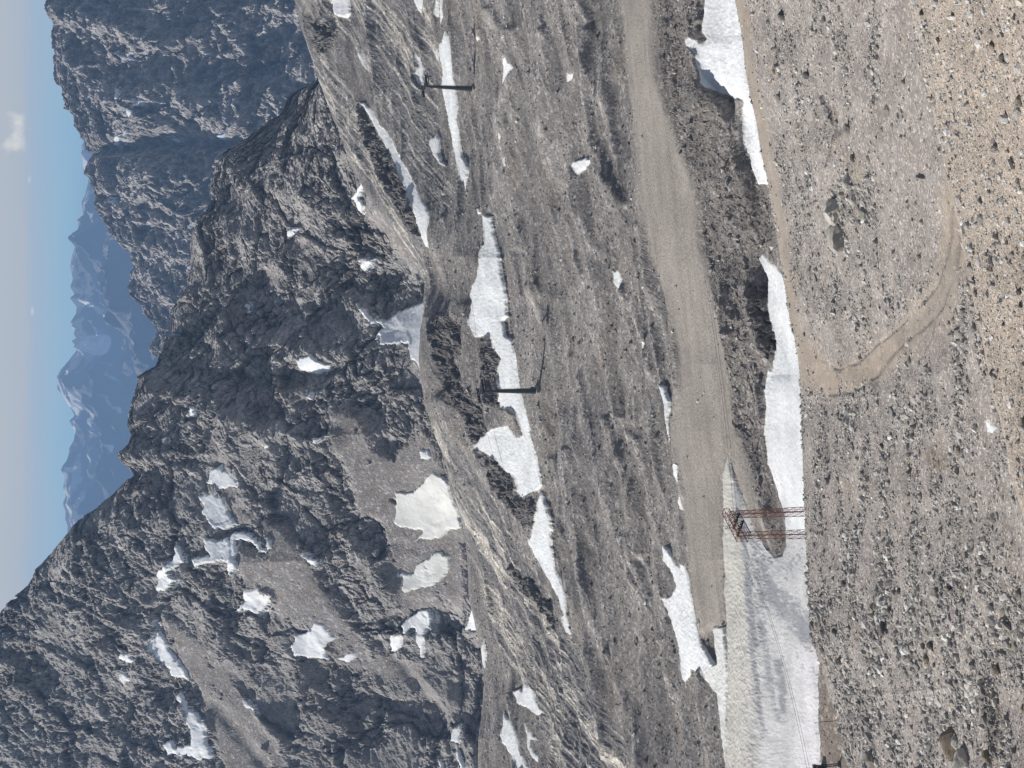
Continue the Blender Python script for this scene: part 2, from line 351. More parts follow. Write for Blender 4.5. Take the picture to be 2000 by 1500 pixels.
snow('mtn', [(600,764),(613,767),(607,781),(598,778)], 'small shaded snow patch at the foot of the deep gully')
snow('mtn', [(614,860),(640,850),(622,866)], 'tiny snow patch at the top of the central scree fan')
snow('mtn', [(820,881),(832,880),(840,892),(833,898),(820,895)], 'round isolated snow fleck on the central scree fan')
snow('mtn', [(367,800),(385,795),(382,813),(362,814)], 'small bright snow patch just under the rocky crest')
snow('mtn', [(313,855),(324,855),(320,870),(314,866)], 'tiny snow patch nearest to the rocky crest line')
snow('mtn', [(516,871),(528,873),(522,878)], 'tiny snow fleck on the face between crest and scree fan')
# cliffs
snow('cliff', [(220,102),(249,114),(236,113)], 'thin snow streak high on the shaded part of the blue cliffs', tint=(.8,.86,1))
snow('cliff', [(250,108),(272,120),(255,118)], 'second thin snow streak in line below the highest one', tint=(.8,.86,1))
snow('cliff', [(227,171),(240,176),(248,192),(240,197),(237,183)], 'bright crooked snow sliver on the blue cliffs')
snow('cliff', [(258,215),(267,222),(258,230)], 'small bright snow fleck on a ledge of the blue cliffs')
snow('cliff', [(278,197),(289,197),(281,205)], 'tiny snow fleck on the cliff rib beside the crooked sliver')
snow('cliff', [(200,281),(214,276),(224,266),(248,258),(237,265),(222,275),(208,284)], 'curved snow streak at the head of the great cliff gully')
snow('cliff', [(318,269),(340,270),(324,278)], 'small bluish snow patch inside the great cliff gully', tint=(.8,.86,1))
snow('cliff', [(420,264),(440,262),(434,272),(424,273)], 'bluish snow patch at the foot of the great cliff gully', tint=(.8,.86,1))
snow('cliff', [(203,388),(216,392),(214,400)], 'small snow streak near the low end of the cliff crest')
# bench
snow('bench', [(942,1247),(948,1272),(947,1308),(943,1293),(934,1292),(940,1278)], 'narrow snow sliver lying along the slab ridge crest')
snow('bench', [(1022,1330),(1042,1350),(1046,1365),(1066,1396),(1048,1395),(1030,1383),(1009,1374),(1000,1350),(1015,1345),(1021,1350)], 'jagged snow patch on brown gravel beside the striped slabs')
snow('bench', [(983,1390),(1006,1425),(1015,1455),(1032,1502),(1015,1502),(1003,1479),(982,1452),(975,1435),(981,1419)], 'long pointed snow patch on brown gravel running out of the picture')
snow('bench', [(1022,1410),(1030,1420),(1049,1446),(1036,1444),(1037,1461),(1054,1476),(1054,1491),(1042,1479),(1031,1461),(1030,1437)], 'thin crooked snow patch beside the long pointed one')
snow('bench', [(944,421),(958,423),(964,456),(973,492),(980,534),(988,594),(990,618),(980,627),(985,655),(1000,665),(1009,700),(1018,760),(1027,796),(1036,829),(1042,859),(1048,892),(1058,937),(1057,949),(1051,955),(1033,966),(1017,970),(1009,937),(985,916),(970,898),(952,887),(930,877),(937,854),(952,847),(967,836),(994,832),(1006,850),(1018,856),(1024,850),(1013,811),(1000,799),(982,798),(976,784),(980,760),(973,724),(980,699),(967,684),(961,657),(928,658),(913,630),(919,588),(914,573),(929,540),(937,510),(935,492),(946,480)], 'longest winding snowfield on the moraine, crossed by the nearer lift tower')
snow('bench', [(1057,961),(1066,988),(1072,1018),(1075,1060),(1084,1110),(1102,1152),(1106,1176),(1105,1200),(1115,1239),(1111,1240),(1102,1224),(1099,1206),(1102,1203),(1090,1170),(1075,1140),(1051,1098),(1042,1087),(1030,1057),(1048,1018),(1051,982)], 'tapering snow tongue under the striped slabs, below the winding snowfield')
snow('bench', [(870,58),(880,90),(886,150),(892,186),(893,240),(902,300),(914,324),(912,351),(908,369),(906,348),(899,357),(893,318),(881,270),(869,210),(860,168),(864,144),(858,108),(857,87),(864,84)], 'long narrow snow strip crossed by the pole of the farther lift tower')
snow('bench', [(850,93),(857,96),(857,111),(855,120),(849,111)], 'small snow fleck beside the top of the long narrow strip')
snow('bench', [(812,102),(824,114),(830,135),(827,150),(833,165),(824,165),(813,147),(822,132),(816,117)], 'ragged snow streak behind the head of the farther lift tower')
snow('bench', [(806,-8),(826,-8),(822,27),(815,15)], 'pointed snow patch at the picture edge above the farther lift tower')
snow('bench', [(849,-8),(855,-8),(856,33),(849,27)], 'narrow snow sliver at the picture edge, nearer the slabs of two')
snow('bench', [(857,-8),(863,-8),(863,33),(859,52),(859,30)], 'longer narrow snow sliver at the picture edge, farther from the slabs of two')
snow('bench', [(643,-10),(680,-10),(682,28),(672,36),(650,30),(648,12)], 'wide snow patch at the picture edge high on the slab hill')
snow('bench', [(699,94),(710,111),(722,142),(710,129),(698,108)], 'short snow streak on the slab hill between gravel and slabs')
snow('bench', [(703,198),(708,200),(725,213),(737,234),(761,264),(785,306),(806,345),(824,387),(835,403),(839,420),(835,456),(837,483),(830,480),(820,459),(811,420),(800,380),(790,360),(775,321),(757,290),(740,262),(727,240),(712,214)], 'long curved snow band along the dark cliff of the slab hill')
snow('bench', [(852,256),(857,270),(860,300),(864,324),(858,318),(843,291),(839,282),(843,268),(849,270)], 'short wedge of snow below the striped slab hill')
snow('bench', [(995,111),(1003,132),(992,156),(981,195),(984,162),(989,129)], 'small kite shaped snow patch on the moraine near the farther tower')
snow('bench', [(977,247),(987,267),(987,285),(981,295),(979,279)], 'small oblong snow patch on the moraine beyond the kite shaped one')
snow('bench', [(984,309),(992,306),(993,325),(986,325)], 'tiny square snow patch next to the small oblong one')
snow('bench', [(928,408),(935,406),(937,417),(929,418)], 'tiny snow patch at the tip of the longest winding snowfield')
snow('bench', [(929,63),(934,76),(928,79)], 'tiny snow fleck on the mound beside the farther tower shadow')
snow('bench', [(858,371),(866,376),(872,383),(862,380)], 'tiny snow fleck at the foot of the slab hill')
snow('bench', [(1107,146),(1122,145),(1118,159),(1107,162)], 'tiny white snow spot in a hollow of the upper moraine')
snow('bench', [(1123,315),(1143,307),(1153,312),(1140,327),(1129,342),(1120,325)], 'small bow tie shaped snow patch in the middle of the moraine')
snow('bench', [(1192,528),(1209,530),(1215,544),(1213,568),(1197,553),(1196,536)], 'small three cornered snow patch on a moraine ridge near the piste')
snow('bench', [(1257,667),(1262,670),(1262,681),(1257,680)], 'tiny oval snow spot near the edge of the piste')
snow('bench', [(1285,752),(1296,755),(1309,784),(1309,799),(1305,811),(1304,850),(1306,868),(1301,845),(1300,830),(1297,808),(1292,775)], 'sword shaped snow patch along the edge of the gravel piste')
snow('bench', [(1313,905),(1324,908),(1327,929),(1328,950),(1316,929)], 'small snow patch along the piste, just below the sword shaped one')
snow('bench', [(1328,968),(1336,995),(1330,995),(1325,980)], 'smallest of the snow patches in line along the piste')
snow('bench', [(1294,1066),(1304,1072),(1322,1100),(1332,1110),(1333,1102),(1342,1107),(1350,1146),(1356,1200),(1362,1236),(1380,1275),(1392,1299),(1384,1312),(1368,1305),(1359,1331),(1356,1310),(1349,1305),(1347,1320),(1338,1333),(1332,1317),(1330,1287),(1323,1248),(1310,1206),(1300,1170),(1312,1164),(1322,1146),(1314,1119),(1294,1095)], 'broad ragged snow tongue joining the dirty snowfield')
snow('bench', [(1491,490),(1500,508),(1526,530),(1560,545),(1600,700),(1610,850),(1612,1036),(1534,1040),(1533,1010),(1523,974),(1511,926),(1504,905),(1498,851),(1494,850),(1498,805),(1494,763),(1497,745),(1500,721),(1512,724),(1515,718),(1519,670),(1512,640),(1500,604),(1500,550),(1490,520),(1482,505)], 'bright rippled snow strip between the dark bluff and the gravel slope')
snow('bench', [(1377,-10),(1375,24),(1371,60),(1380,75),(1372,87),(1350,75),(1340,77),(1341,90),(1350,96),(1362,104),(1368,135),(1375,163),(1383,170),(1410,180),(1437,192),(1455,195),(1455,240),(1454,294),(1467,303),(1471,327),(1482,358),(1503,360),(1545,362),(1560,-10)], 'wide snow patch narrowing to a strip behind the near gravel slope')
snow('bench', [(1390,1225),(1413,1224),(1421,1300),(1421,1530),(1412,1445),(1408,1440),(1406,1390),(1400,1355),(1385,1335),(1370,1306),(1392,1299),(1399,1296),(1399,1285),(1393,1250)], 'thin strip of greyish snow along the far bank of the dirty snowfield', tint=(.95,.94,.9))
ICE = [(1424,882),(1430,915),(1442,945),(1455,985),(1466,1010),(1480,1040),(1498,1072),(1515,1088),(1526,1085),(1534,1066),(1534,1036),(1640,1036),(1640,1286),(1602,1295),(1597,1330),(1598,1400),(1602,1500),(1604,1680),(1424,1680),(1422,1500),(1420,1300),(1416,1220),(1413,1100),(1412,1000),(1412,930),(1417,915)]
snow('bench', ICE, 'vast dirty snowfield with grey bands and ski lift cables above', ice=True)
# foreground
snow('fg', [(1940,782),(1947,779),(1953,792),(1952,806),(1946,802),(1943,792)], 'white splash of old snow touching the beige gravel edge, upper of two', thin=.5)
snow('fg', [(1926,822),(1931,817),(1936,830),(1943,833),(1938,846),(1929,843)], 'white ring shaped splash of old snow, lower of two', thin=.5)
snow('fg', [(1907,619),(1912,621),(1921,634),(1916,636),(1909,628)], 'small pale snow remnant beside the beige gravel edge', thin=.5)

SCREE = [
 [(640,790),(660,800),(700,805),(730,874),(760,886),(784,868),(820,835),(850,868),(865,925),(905,1040),(915,1180),(850,1190),(780,1200),(765,1130),(750,1060),(735,1020),(690,1000),(684,960),(660,900),(640,850)],
 [(444,976),(500,1004),(548,1028),(580,1068),(616,1116),(656,1180),(700,1244),(730,1290),(660,1300),(640,1250),(600,1225),(560,1216),(532,1190),(530,1160),(476,1144),(462,1120),(460,1070),(520,1085),(530,1050),(458,1020)],
 [(300,1176),(330,1210),(380,1240),(440,1300),(490,1380),(560,1480),(530,1510),(440,1510),(400,1400),(370,1320),(330,1260)],
 [(725,370),(760,400),(790,450),(815,520),(800,510),(760,480),(740,440),(710,430),(708,400)],
 [(535,500),(555,540),(550,570),(525,565),(520,530)],
 [(575,455),(610,470),(600,500),(580,490)],
 [(376,816),(392,806),(420,850),(450,930),(470,1000),(440,970),(420,900),(395,850)],
 [(660,1290),(760,1280),(830,1300),(820,1340),(740,1330)],
]
# ------------------------------------------------------------------ sheets
def K_mtn(a):
    k0 = knot_rz(a, 1050, -420)
    k1 = knot_on(a, BENCH_CREST, 25, r=[(-160,1330),(900,1330),(1300,1400),(1660,1450)])
    yy = np.arange(-160, 1661, 20.0)
    cx = np.interp(yy, [q[1] for q in sorted(MTN_CREST, key=lambda t: t[1])], [q[0] for q in sorted(MTN_CREST, key=lambda t: t[1])])
    cx = np.convolve(np.pad(cx, 4, 'edge'), np.ones(9)/9, 'valid')
    bx = np.interp(yy, [q[1] for q in sorted(BENCH_CREST, key=lambda t: t[1])], [q[0] for q in sorted(BENCH_CREST, key=lambda t: t[1])])
    mid = list(zip(bx*.45+cx*.55, yy))
    k2 = knot_on(a, mid, 0, r=[(-160,1500),(850,1500),(1100,1580),(1300,1720),(1500,1850),(1660,1930)])
    k3 = knot_on(a, MTN_CREST, 0, sm=45, r=[(-160,1650),(600,1720),(900,1700),(1050,1820),(1200,2020),(1500,2420),(1660,2560)])
    k4 = (k3[0]+160, k3[1]-130); k5 = (k3[0]+600, k3[1]*0-560)
    return [k0, k1, k2, k3, k4, k5]
def K_cliff(a):
    k0 = knot_rz(a, 2400, -1100)
    lo = [(720, y) for y in range(-160, 1000, 20)]
    k1 = knot_on(a, lo, 0, r=3250)
    k2 = knot_on(a, CLIFF_CREST, 0, sm=45, r=3950)
    k3 = (k2[0]+350, k2[1]-330); k4 = (k2[0]+1500, k2[1]*0-1250)
    return [k0, k1, k2, k3, k4]
def K_far(a):
    k0 = knot_rz(a, 8200, -1150)
    k1 = knot_on(a, [(345, -160), (345, 1660)], 0, r=9200)
    k2 = knot_on(a, [(235, -160), (225, 500), (240, 900), (230, 1660)], 0, r=12500)
    k3 = knot_on(a, FAR_CREST, 0, r=17500)
    k4 = (k3[0]+3500, k3[1]-1500)
    return [k0, k1, k2, k3, k4]
def K_bench(a):
    b0 = knot_rz(a, 120, -119)
    b1 = knot_on(a, FG_CREST, 22, z=-118.5)
    b2 = knot_on(a, BLUFF_BASE, 0, sm=60, z=[(-160,-124),(600,-123),(1050,-122),(1200,-121),(1660,-120.5)])
    b3 = knot_on(a, BLUFF_TOP, 0, sm=60, dr=4.0, prev=b2[0])
    b4 = knot_on(a, ROAD_R, 0, sm=60, z=[(-160,-126),(0,-125),(600,-122.5),(1050,-121.5),(1660,-122)])
    b5 = knot_on(a, ROAD_L, 0, sm=60, z=[(-160,-129),(0,-128),(600,-126),(1050,-125),(1500,-124),(1660,-124)])
    b6 = knot_on(a, [(1100,-160),(1110,0),(1180,600),(1220,900),(1280,1200),(1330,1500),(1340,1660)], 0, r=[(-160,385),(0,380),(600,360),(900,345),(1500,318),(1660,316)])
    b7 = knot_on(a, [(990,-160),(1000,0),(1045,600),(1100,900),(1160,1200),(1240,1500),(1250,1660)], 0, r=[(-160,445),(0,440),(600,432),(900,405),(1200,385),(1500,352),(1660,350)])
    b8 = knot_on(a, [(850,-160),(860,0),(890,300),(890,500),(925,620),(1010,850),(1050,1000),(1085,1120),(1115,1250),(1180,1500),(1190,1660)], 0, r=[(-160,545),(0,542),(300,525),(500,505),(620,485),(900,450),(1100,430),(1300,410),(1500,390),(1660,385)])
    b9 = knot_on(a, BENCH_CREST, 0, sm=14, r=[(-160,760),(0,720),(300,630),(500,570),(620,535),(870,540),(1100,560),(1500,560),(1660,560)])
    b10 = (b9[0]+25, b9[1]-14); b11 = (b9[0]+300, b9[1]-330)
    return [b0, b1, b2, b3, b4, b5, b6, b7, b8, b9, b10, b11]
def K_fg(a):
    f0 = knot_on(a, SPUR, 110, r=[(-160,112),(0,108),(1000,90),(1660,70)])
    f1 = knot_on(a, SPUR, 0, r=[(-160,140),(0,135),(450,125),(1000,112),(1300,100),(1660,84)])
    f2 = knot_on(a, FG_CREST, 60, r=[(-160,202),(0,200),(600,187),(1300,178),(1660,170)])
    f3 = knot_on(a, FG_CREST, 0, r=[(-160,222),(0,217),(600,203),(1300,191),(1660,182)])
    f4 = (f3[0]+5, f3[1]-3.2); f5 = (f3[0]+40, f3[1]*0-135)
    return [(f0[0]-15, f0[1]-8), f0, f1, f2, f3, f4, f5]
def K_near(a):
    n0 = knot_rz(a, 12, -14)
    n1 = knot_on(a, SPUR, 420, r=62)
    n2 = knot_on(a, SPUR, 0, r=[(-160,108),(0,104),(1000,86),(1660,70)])
    n3 = (n2[0]+3, n2[1]-2.0); n4 = (n2[0]+30, n2[1]-32)
    return [n0, n1, n2, n3, n4]

def radial(s):
    return np.sin(s.az)[None, :], np.cos(s.az)[None, :]

def warp_px(s, scale, amp):
    """irregular outlines: ground-anchored noise moves the traced outlines by a few pixels"""
    k = 2888.0/s.r
    X = s.x/scale; Y = s.y/scale; Z = s.z/scale
    dx = fbm(X, Y, Z*3, 5, .7)*amp*1.3; dy = fbm(X+50, Y-31, Z*3+9, 5, .7)*amp*1.3
    return dx, dy

SHEETS = {}
def sharpen_crest(s, pts, sm, reach):
    P = np.array(sorted(pts, key=lambda t: t[1]), float); Y = np.arange(-200, 1701, .5)
    X = np.interp(Y, P[:, 1], P[:, 0]); k = int(sm/.5); h = np.hanning(2*k+1)
    Xs = np.convolve(np.pad(X, k, 'edge'), h/h.sum(), 'valid')
    d = np.interp(s.PY, Y, X-Xs); cd = s.PX-np.interp(s.PY, Y, Xs)
    w = np.exp(-np.maximum(cd, 0)/reach)
    s.z = s.z-d*w*s.r/F_PX
    s.PX = s.PX+d*w

def snow_masks(name, s, wscale, wamp):
    dx, dy = warp_px(s, wscale, wamp)
    s.QX, s.QY = s.PX+dx, s.PY+dy
    for e in SN:
        if e['sheet'] != name: continue
        P = np.asarray(e['poly']); pad = 14
        m = (s.QX > P[:, 0].min()-pad) & (s.QX < P[:, 0].max()+pad) & (s.QY > P[:, 1].min()-pad) & (s.QY < P[:, 1].max()+pad)
        sd = np.full(s.shape, -99, np.float32)
        if m.any(): sd[m] = poly_sd(s.QX[m].astype(np.float32), s.QY[m].astype(np.float32), e['poly'])
        e['sd'] = sd
        s.snow = np.maximum(s.snow, smooth(-3.5, 3.0, sd))

def poly_mask(s, poly, soft, warp=True):
    out = np.zeros(s.shape, np.float32)
    QX, QY = (s.QX, s.QY) if warp else (s.PX, s.PY)
    return masked(QX, QY, poly, soft+2, lambda a, b: smooth(-soft, soft, poly_sd(a.astype(np.float32), b.astype(np.float32), poly)), out)

def line_bump(s, pts, width):
    out = np.zeros(s.shape, np.float32)
    return masked(s.PX, s.PY, pts, width*3, lambda a, b: np.exp(-(line_d(a, b, pts)/width)**2), out)

def largest(m):
    """keep the biggest connected piece of a mask"""
    lab = np.where(m, np.arange(m.size).reshape(m.shape)+1, 0)
    while True:
        n = lab.copy()
        n[1:] = np.maximum(n[1:], lab[:-1]); n[:-1] = np.maximum(n[:-1], lab[1:])
        n[:, 1:] = np.maximum(n[:, 1:], n[:, :-1]*1); n[:, :-1] = np.maximum(n[:, :-1], n[:, 1:]*1)
        n = np.where(m, n, 0)
        # run-length propagation along rows speeds convergence
        if (n == lab).all(): break
        lab = n
    v, c = np.unique(lab[lab > 0], return_counts=True)
    return lab == v[np.argmax(c)] if len(v) else m

def lay_snow(name, s, x, y, z, thick):
    """snow lies on the smooth form of the ground and dips under it at its outline"""
    nx, ny = radial(s)
    n = 0
    for e in SN:
        if e['sheet'] != name: continue
        sd = e.pop('sd')
        keep = sd > -4
        if not keep.any(): print('no snow', e['label']); continue
        rr, cc = np.where(keep); sb = (slice(rr.min(), rr.max()+1), slice(cc.min(), cc.max()+1))
        k2 = np.zeros_like(keep); k2[sb] = largest(keep[sb]); keep = k2
        rr, cc = np.where(keep); r0, r1 = max(rr.min()-1, 0), rr.max()+2; c0, c1 = max(cc.min()-1, 0), cc.max()+2
        sl = (slice(r0, r1), slice(c0, c1))
        th = thick*e.get('thin', 1.0)
        lift = (smooth(-2.2, 3.0, sd[sl])*1.7-.55)*th
        X, Y, Z = x[sl], y[sl], z[sl]+lift
        if 'N' in dir(s) and s.N is not None:
            X = X+s.N[0][sl]*lift*.5; Y = Y+s.N[1][sl]*lift*.5
        t = np.array(e.get('tint', (1, 1, 1)))*(np.array([.82, .84, .86]) if name == 'mtn' else np.array([.70, .725, .75]))
        c = np.ones(X.shape+(3,))*t
        d = fbm(X/12, Y/12, Z/12, 5, .65)
        rim = smooth(4.5, 0, sd[sl])
        c *= (1-.16*np.clip(d*2, 0, 1)-.22*rim*np.clip(.5+d*2.5, 0, 1))[..., None]; c = c*np.array([1, .992, .975])**(3*rim+1)[..., None]
        mat = M_SNOW if name in ('bench', 'fg') else M_SNOW_FAR
        nm = 'snow_patch'
        if e.get('ice'):
            nm = 'snowfield'; mat = M_ICE
            px, py = s.PX[sl], s.PY[sl]
            # long bands of grit melted out of the snow
            st = fbm(X/5, Y/12+3, Z/8, 5, .66)
            bands = [([(1440,930),(1450,1010),(1462,1100),(1468,1200),(1478,1260)], 9, 1.0), ([(1470,1240),(1480,1330),(1488,1400),(1492,1440)], 7, .8), ([(1490,1210),(1500,1290),(1510,1360),(1520,1400)], 8, .8), ([(1510,1160),(1545,1190),(1580,1240)], 24, 1.0), ([(1465,1020),(1490,1100),(1500,1170)], 18, .55), ([(1520,1290),(1528,1340),(1533,1385)], 9, .9), ([(1545,1110),(1560,1090)], 18, .45)]
            g = np.zeros(X.shape)
            for pts, w, a in bands: g = np.maximum(g, a*np.exp(-(line_d(px, py, pts)/w)**2))
            fine = fbm(X/1.3, Y/2.7, Z/2, 4, .7)
            fine2 = fbm(X/.45, Y/1.0, Z/1, 2, .6); g = smooth(.23, .87, g*.75+fine*.95+st*.55+fine2*.4+.18)
            beige = smooth(1500, 1440, px)*.8+.2
            clean = np.array([.57, .575, .585]); dirty = np.array([.30, .305, .325]); warm = np.array([.52, .505, .46])
            c = clean*(1-beige[..., None])+warm*beige[..., None]
            br = smooth(1540, 1590, px)*smooth(1230, 1290, py); c = c*(1-br[..., None])+np.array([.70, .68, .70])*br[..., None]
            white = smooth(1060, 1030, py); g = g*(1-white*smooth(1500,1530,px)); c = c*(1-(white*smooth(1490,1540,px))[..., None])+np.array([.70,.725,.75])*(white*smooth(1490,1540,px))[..., None]
            c = c*(1-g[..., None])+dirty*g[..., None]
            c *= (1+.16*st+.16*fine+.12*fine2)[..., None]
            Z = Z-.15*g+.12*fine
        o = mesh_grid(nm, X, Y, Z, mat, c, keep[sl], kind=None)
        o['label'] = e['label']; o['category'] = 'snow patch' if not e.get('ice') else 'snowfield'
        if not e.get('ice'): o['group'] = {'mtn': G_HIGH, 'cliff': G_CLIFF, 'bench': G_MOR, 'fg': 'snow remnants on the gravel slope'}[name]
        n += 1
    print(name, 'snow', n)

def mixc(c, new, m):
    return c*(1-m[..., None])+np.asarray(new)*m[..., None]

# ---- rocky mountain
s = Sheet(-120, 1620, 1150, K_mtn, [6, 260, 270, 20, 12], hidden=(0, 3, 4))
s.N = None
sharpen_crest(s, MTN_CREST, 45, 30)
snow_masks('mtn', s, 14, 7)
scree = np.zeros(s.shape, np.float32)
for p in SCREE: scree = np.maximum(scree, poly_mask(s, p, 13))
nx, ny = radial(s)
x, y, z = s.x, s.y, s.z
# strata dip: rotate noise space
wx = fbm(x/70, y/70, z/70, 3)*14; wz = fbm(x/55+9, y/55, z/55, 3)*10
cx = x+wx; cy = y; cz = z+wz
tx = cx*.86+cz*.5; tz = -cx*.5+cz*.86      # tilted frame
big = ridged(tx/150, cy/150, tz/190, 3, .5)
mid = ridged(tx/46, cy/52, tz/62, 4, .55)
fine = ridged(tx/11, cy/13, tz/17, 4, .6)
grain = fbm(x/3.1, y/3.1, z/3.4, 2, .6)
scree = np.clip(scree-.75*smooth(.22, .4, fbm(x/28+60, y/28, z/28, 5, .6)), 0, 1); rockm = np.clip(1-scree, 0, 1)*(1-s.snow*.92)
det = .06+.94*rockm
gul = 0
GUL = [([(330,735),(420,735),(520,745),(600,740),(640,725)], 16, -24), ([(680,640),(640,600),(560,590),(480,600)], 10, -10), ([(430,905),(380,900),(300,905)], 10, -9),
       ([(370,805),(330,790),(280,800)], 7, -7), ([(300,760),(400,800),(560,850),(650,870)], 22, 14), ([(330,640),(440,660),(560,680),(700,700),(780,690)], 26, 16),
       ([(400,440),(500,480),(620,560),(720,610)], 22, 13), ([(430,320),(540,370),(680,420)], 20, 10), ([(560,250),(660,300)], 16, 9),
       ([(150,1040),(300,1150),(330,1060)], 20, 0), ([(330,1100),(260,1180),(180,1260),(120,1400)], 16, -13), ([(130,1070),(200,1150),(260,1250),(280,1400)], 26, 12),
       ([(560,950),(620,1010),(700,1080),(760,1160),(790,1230)], 20, 10), ([(620,1120),(700,1220),(780,1290),(860,1400)], 14, -10), ([(470,1200),(540,1250),(600,1340),(700,1500)], 24, 12),
       ([(340,1340),(420,1380),(520,1500)], 14, -9), ([(700,730),(760,760),(820,800)], 24, 15), ([(720,700),(800,690)], 12, -6), ([(300,1100),(380,1140),(440,1170)], 14, 9)]
for pts, w, a in GUL:
    if a: gul = gul+line_bump(s, pts, w)*a*1.2
cr = smooth(0, 1, np.clip((s.r-1300)/100, 0, 1))
crk = ridged(tx/5.2+3, cy/6, tz/9, 3, .6); crk2 = -ridged(tx/24+40, cy/24, tz/60, 2, .5)
jw = fbm(x/9, y/9, z/9, 3, .6)*2.6
f1, e1 = facets((tx+jw*2)/30, cy/34, (tz+jw*2)/38, .9); f2, e2 = facets((tx+jw)/10.5, cy/12, (tz+jw)/15, 1.0); f3, e3 = facets((tx+jw*.5)/4.0, cy/4.5, (tz-jw*.4)/5.5, 1.0)
f0, e0 = facets((tx+jw*4)/80, cy/95, (tz+jw*4)/90, 1.0)
mod = .45+.85*smooth(-.25, .3, fbm(x/75+20, y/75, z/75, 3, .5))
calmz = poly_mask(s, [(330,1200),(470,1230),(560,1260),(700,1300),(860,1290),(950,1320),(950,1560),(400,1560),(380,1380)], 50)*smooth(-.3, .15, fbm(x/50+33, y/50, z/50, 4, .55)); det = det*mod*(1-.62*calmz)
strat = ridged((tz+wz*.3)/7.5, tx/60, cy/60, 3, .6)
h = (big-.45)*15*(.35+.65*rockm)+(mid-.4)*10*det+(fine-.35)*4.0*det+(crk-.35)*1.6*det+crk2*2.5*det+grain*.8*det+gul*.45+f0*9*rockm-smooth(.07, 0, e0)*4*rockm+f1*6.5*det+f2*3.0*det+f3*1.1*det-smooth(.10, 0, e1)*2.2*det-smooth(.12, 0, e2)*1.0*det+(strat-.4)*3.2*det
h *= .9
off_h = h*cr
s.N = (-nx*.72*np.ones(s.shape), -ny*.72*np.ones(s.shape))
crestfade = 1-.35*np.exp(-((s.PX-np.interp(s.PY, *zip(*[(q[1], q[0]) for q in sorted(MTN_CREST, key=lambda t: t[1])])))/18)**2)
Xm = x-nx*.75*off_h; Ym = y-ny*.75*off_h; Zm = z+.55*off_h*crestfade
tone = fbm(tx/60, cy/60, tz/30, 4, .6)
c = np.ones(s.shape+(3,))*np.array([.385, .37, .357])
c *= (1+.45*(fine-.38)+.3*(crk-.35)+.40*tone+.25*(mid-.4)+.16*f2+.14*f3-.35*smooth(.10, 0, e2)*det+.25*(strat-.4))[..., None]
brown = smooth(.05, .4, fbm(x/90+7, y/90, z/60, 3)); c = mixc(c, np.array([.27, .24, .215]), brown*.45)
pale = smooth(.15, .45, fbm(x/35-7, y/35, z/25, 3)); c = mixc(c, np.array([.33, .32, .31]), pale*.45)
c = mixc(c, np.array([.305, .285, .272]), np.clip(scree*1.0, 0, 1)*.92); c = mixc(c, np.array([.30, .285, .275]), calmz*.5)
tan = smooth(.0, .35, fbm(x/30+3, y/30, z/9, 3, .5))*scree; c = mixc(c, np.array([.25, .215, .185]), tan*.5)
runl = fbm((x+fbm(x/40, y/40, z*0, 2)*12)/6, y/45, z/45, 4, .6)*scree; c *= (1+.28*runl)[..., None]
mesh_grid('rocky_mountain', Xm, Ym, Zm, M_MTN, np.concatenate([np.clip(c, .03, .6), np.clip(scree, 0, 1)[..., None]], -1), smooth_shade=False)
lay_snow('mtn', s, Xm, Ym, Zm, 1.5)
print('mtn', time.time()-T0)

# ---- blue cliffs
s = Sheet(-120, 900, 720, K_cliff, [5, 330, 20, 10], hidden=(0, 2, 3)); s.N = None
sharpen_crest(s, CLIFF_CREST, 45, 30)
snow_masks('cliff', s, 30, 2)
x, y, z = s.x, s.y, s.z; nx, ny = radial(s)
wx = fbm(x/260, y/260, z/260, 3)*60
tx = (x+wx)*.9+z*.42; tz = -(x+wx)*.42+z*.9
big = ridged(tx/420, y/500, tz/800, 3, .5); mid = ridged(tx/120, y/150, tz/230, 4, .55); fine = ridged(tx/30, y/34, tz/60, 4, .6); grain = fbm(x/8, y/8, z/10, 2, .6)
g = 0
for pts, w, a in [([(190,290),(250,285),(340,275),(460,285)], 13, -75), ([(240,330),(330,350),(420,370)], 30, 40), ([(120,60),(190,120),(260,160)], 16, -25), ([(120,20),(250,60),(330,90)], 18, 40), ([(220,200),(330,180),(430,240)], 24, 45), ([(300,100),(400,60),(500,20)], 20, 25), ([(390,170),(450,120),(560,60)], 18, -40), ([(190,380),(260,400),(340,420)], 12, -30), ([(250,545),(300,580),(340,640)], 14, -30), ([(215,460),(290,470),(350,500)], 16, 28)]:
    g = g+line_bump(s, pts, w)*a
sn = 1-s.snow*.9
crk = ridged(tx/13+3, y/15, tz/26, 3, .6)
jw = fbm(x/25, y/25, z/25, 3, .6)*7
f1, e1 = facets((tx+jw*2)/80, y/90, (tz+jw*2)/150, .9); f2, e2 = facets((tx+jw)/27, y/32, (tz+jw)/50, 1.0)
f3, e3 = facets((tx+jw*.5)/10, y/12, (tz+jw*.3)/17, 1.0)
h = ((big-.45)*36+(mid-.4)*38*sn+f3*3.5*sn+(fine-.35)*17*sn+(crk-.35)*6*sn+grain*3*sn+g*.8+f1*22*sn+f2*11*sn-smooth(.1, 0, e1)*6*sn)
cr = smooth(0, 1, np.clip((s.r-2900)/300, 0, 1)); h = h*cr
cf = 1-.3*np.exp(-((s.PX-np.interp(s.PY, *zip(*[(q[1], q[0]) for q in sorted(CLIFF_CREST, key=lambda t: t[1])])))/14)**2)
s.N = (-nx*.72*np.ones(s.shape), -ny*.72*np.ones(s.shape))
Xm = x-nx*.8*h; Ym = y-ny*.8*h; Zm = z+.42*h*cf
c = np.ones(s.shape+(3,))*np.array([.34, .325, .315])
c *= (1+.8*(fine-.38)+.6*(crk-.35)+.4*fbm(tx/150, y/150, tz/80, 4, .6))[..., None]
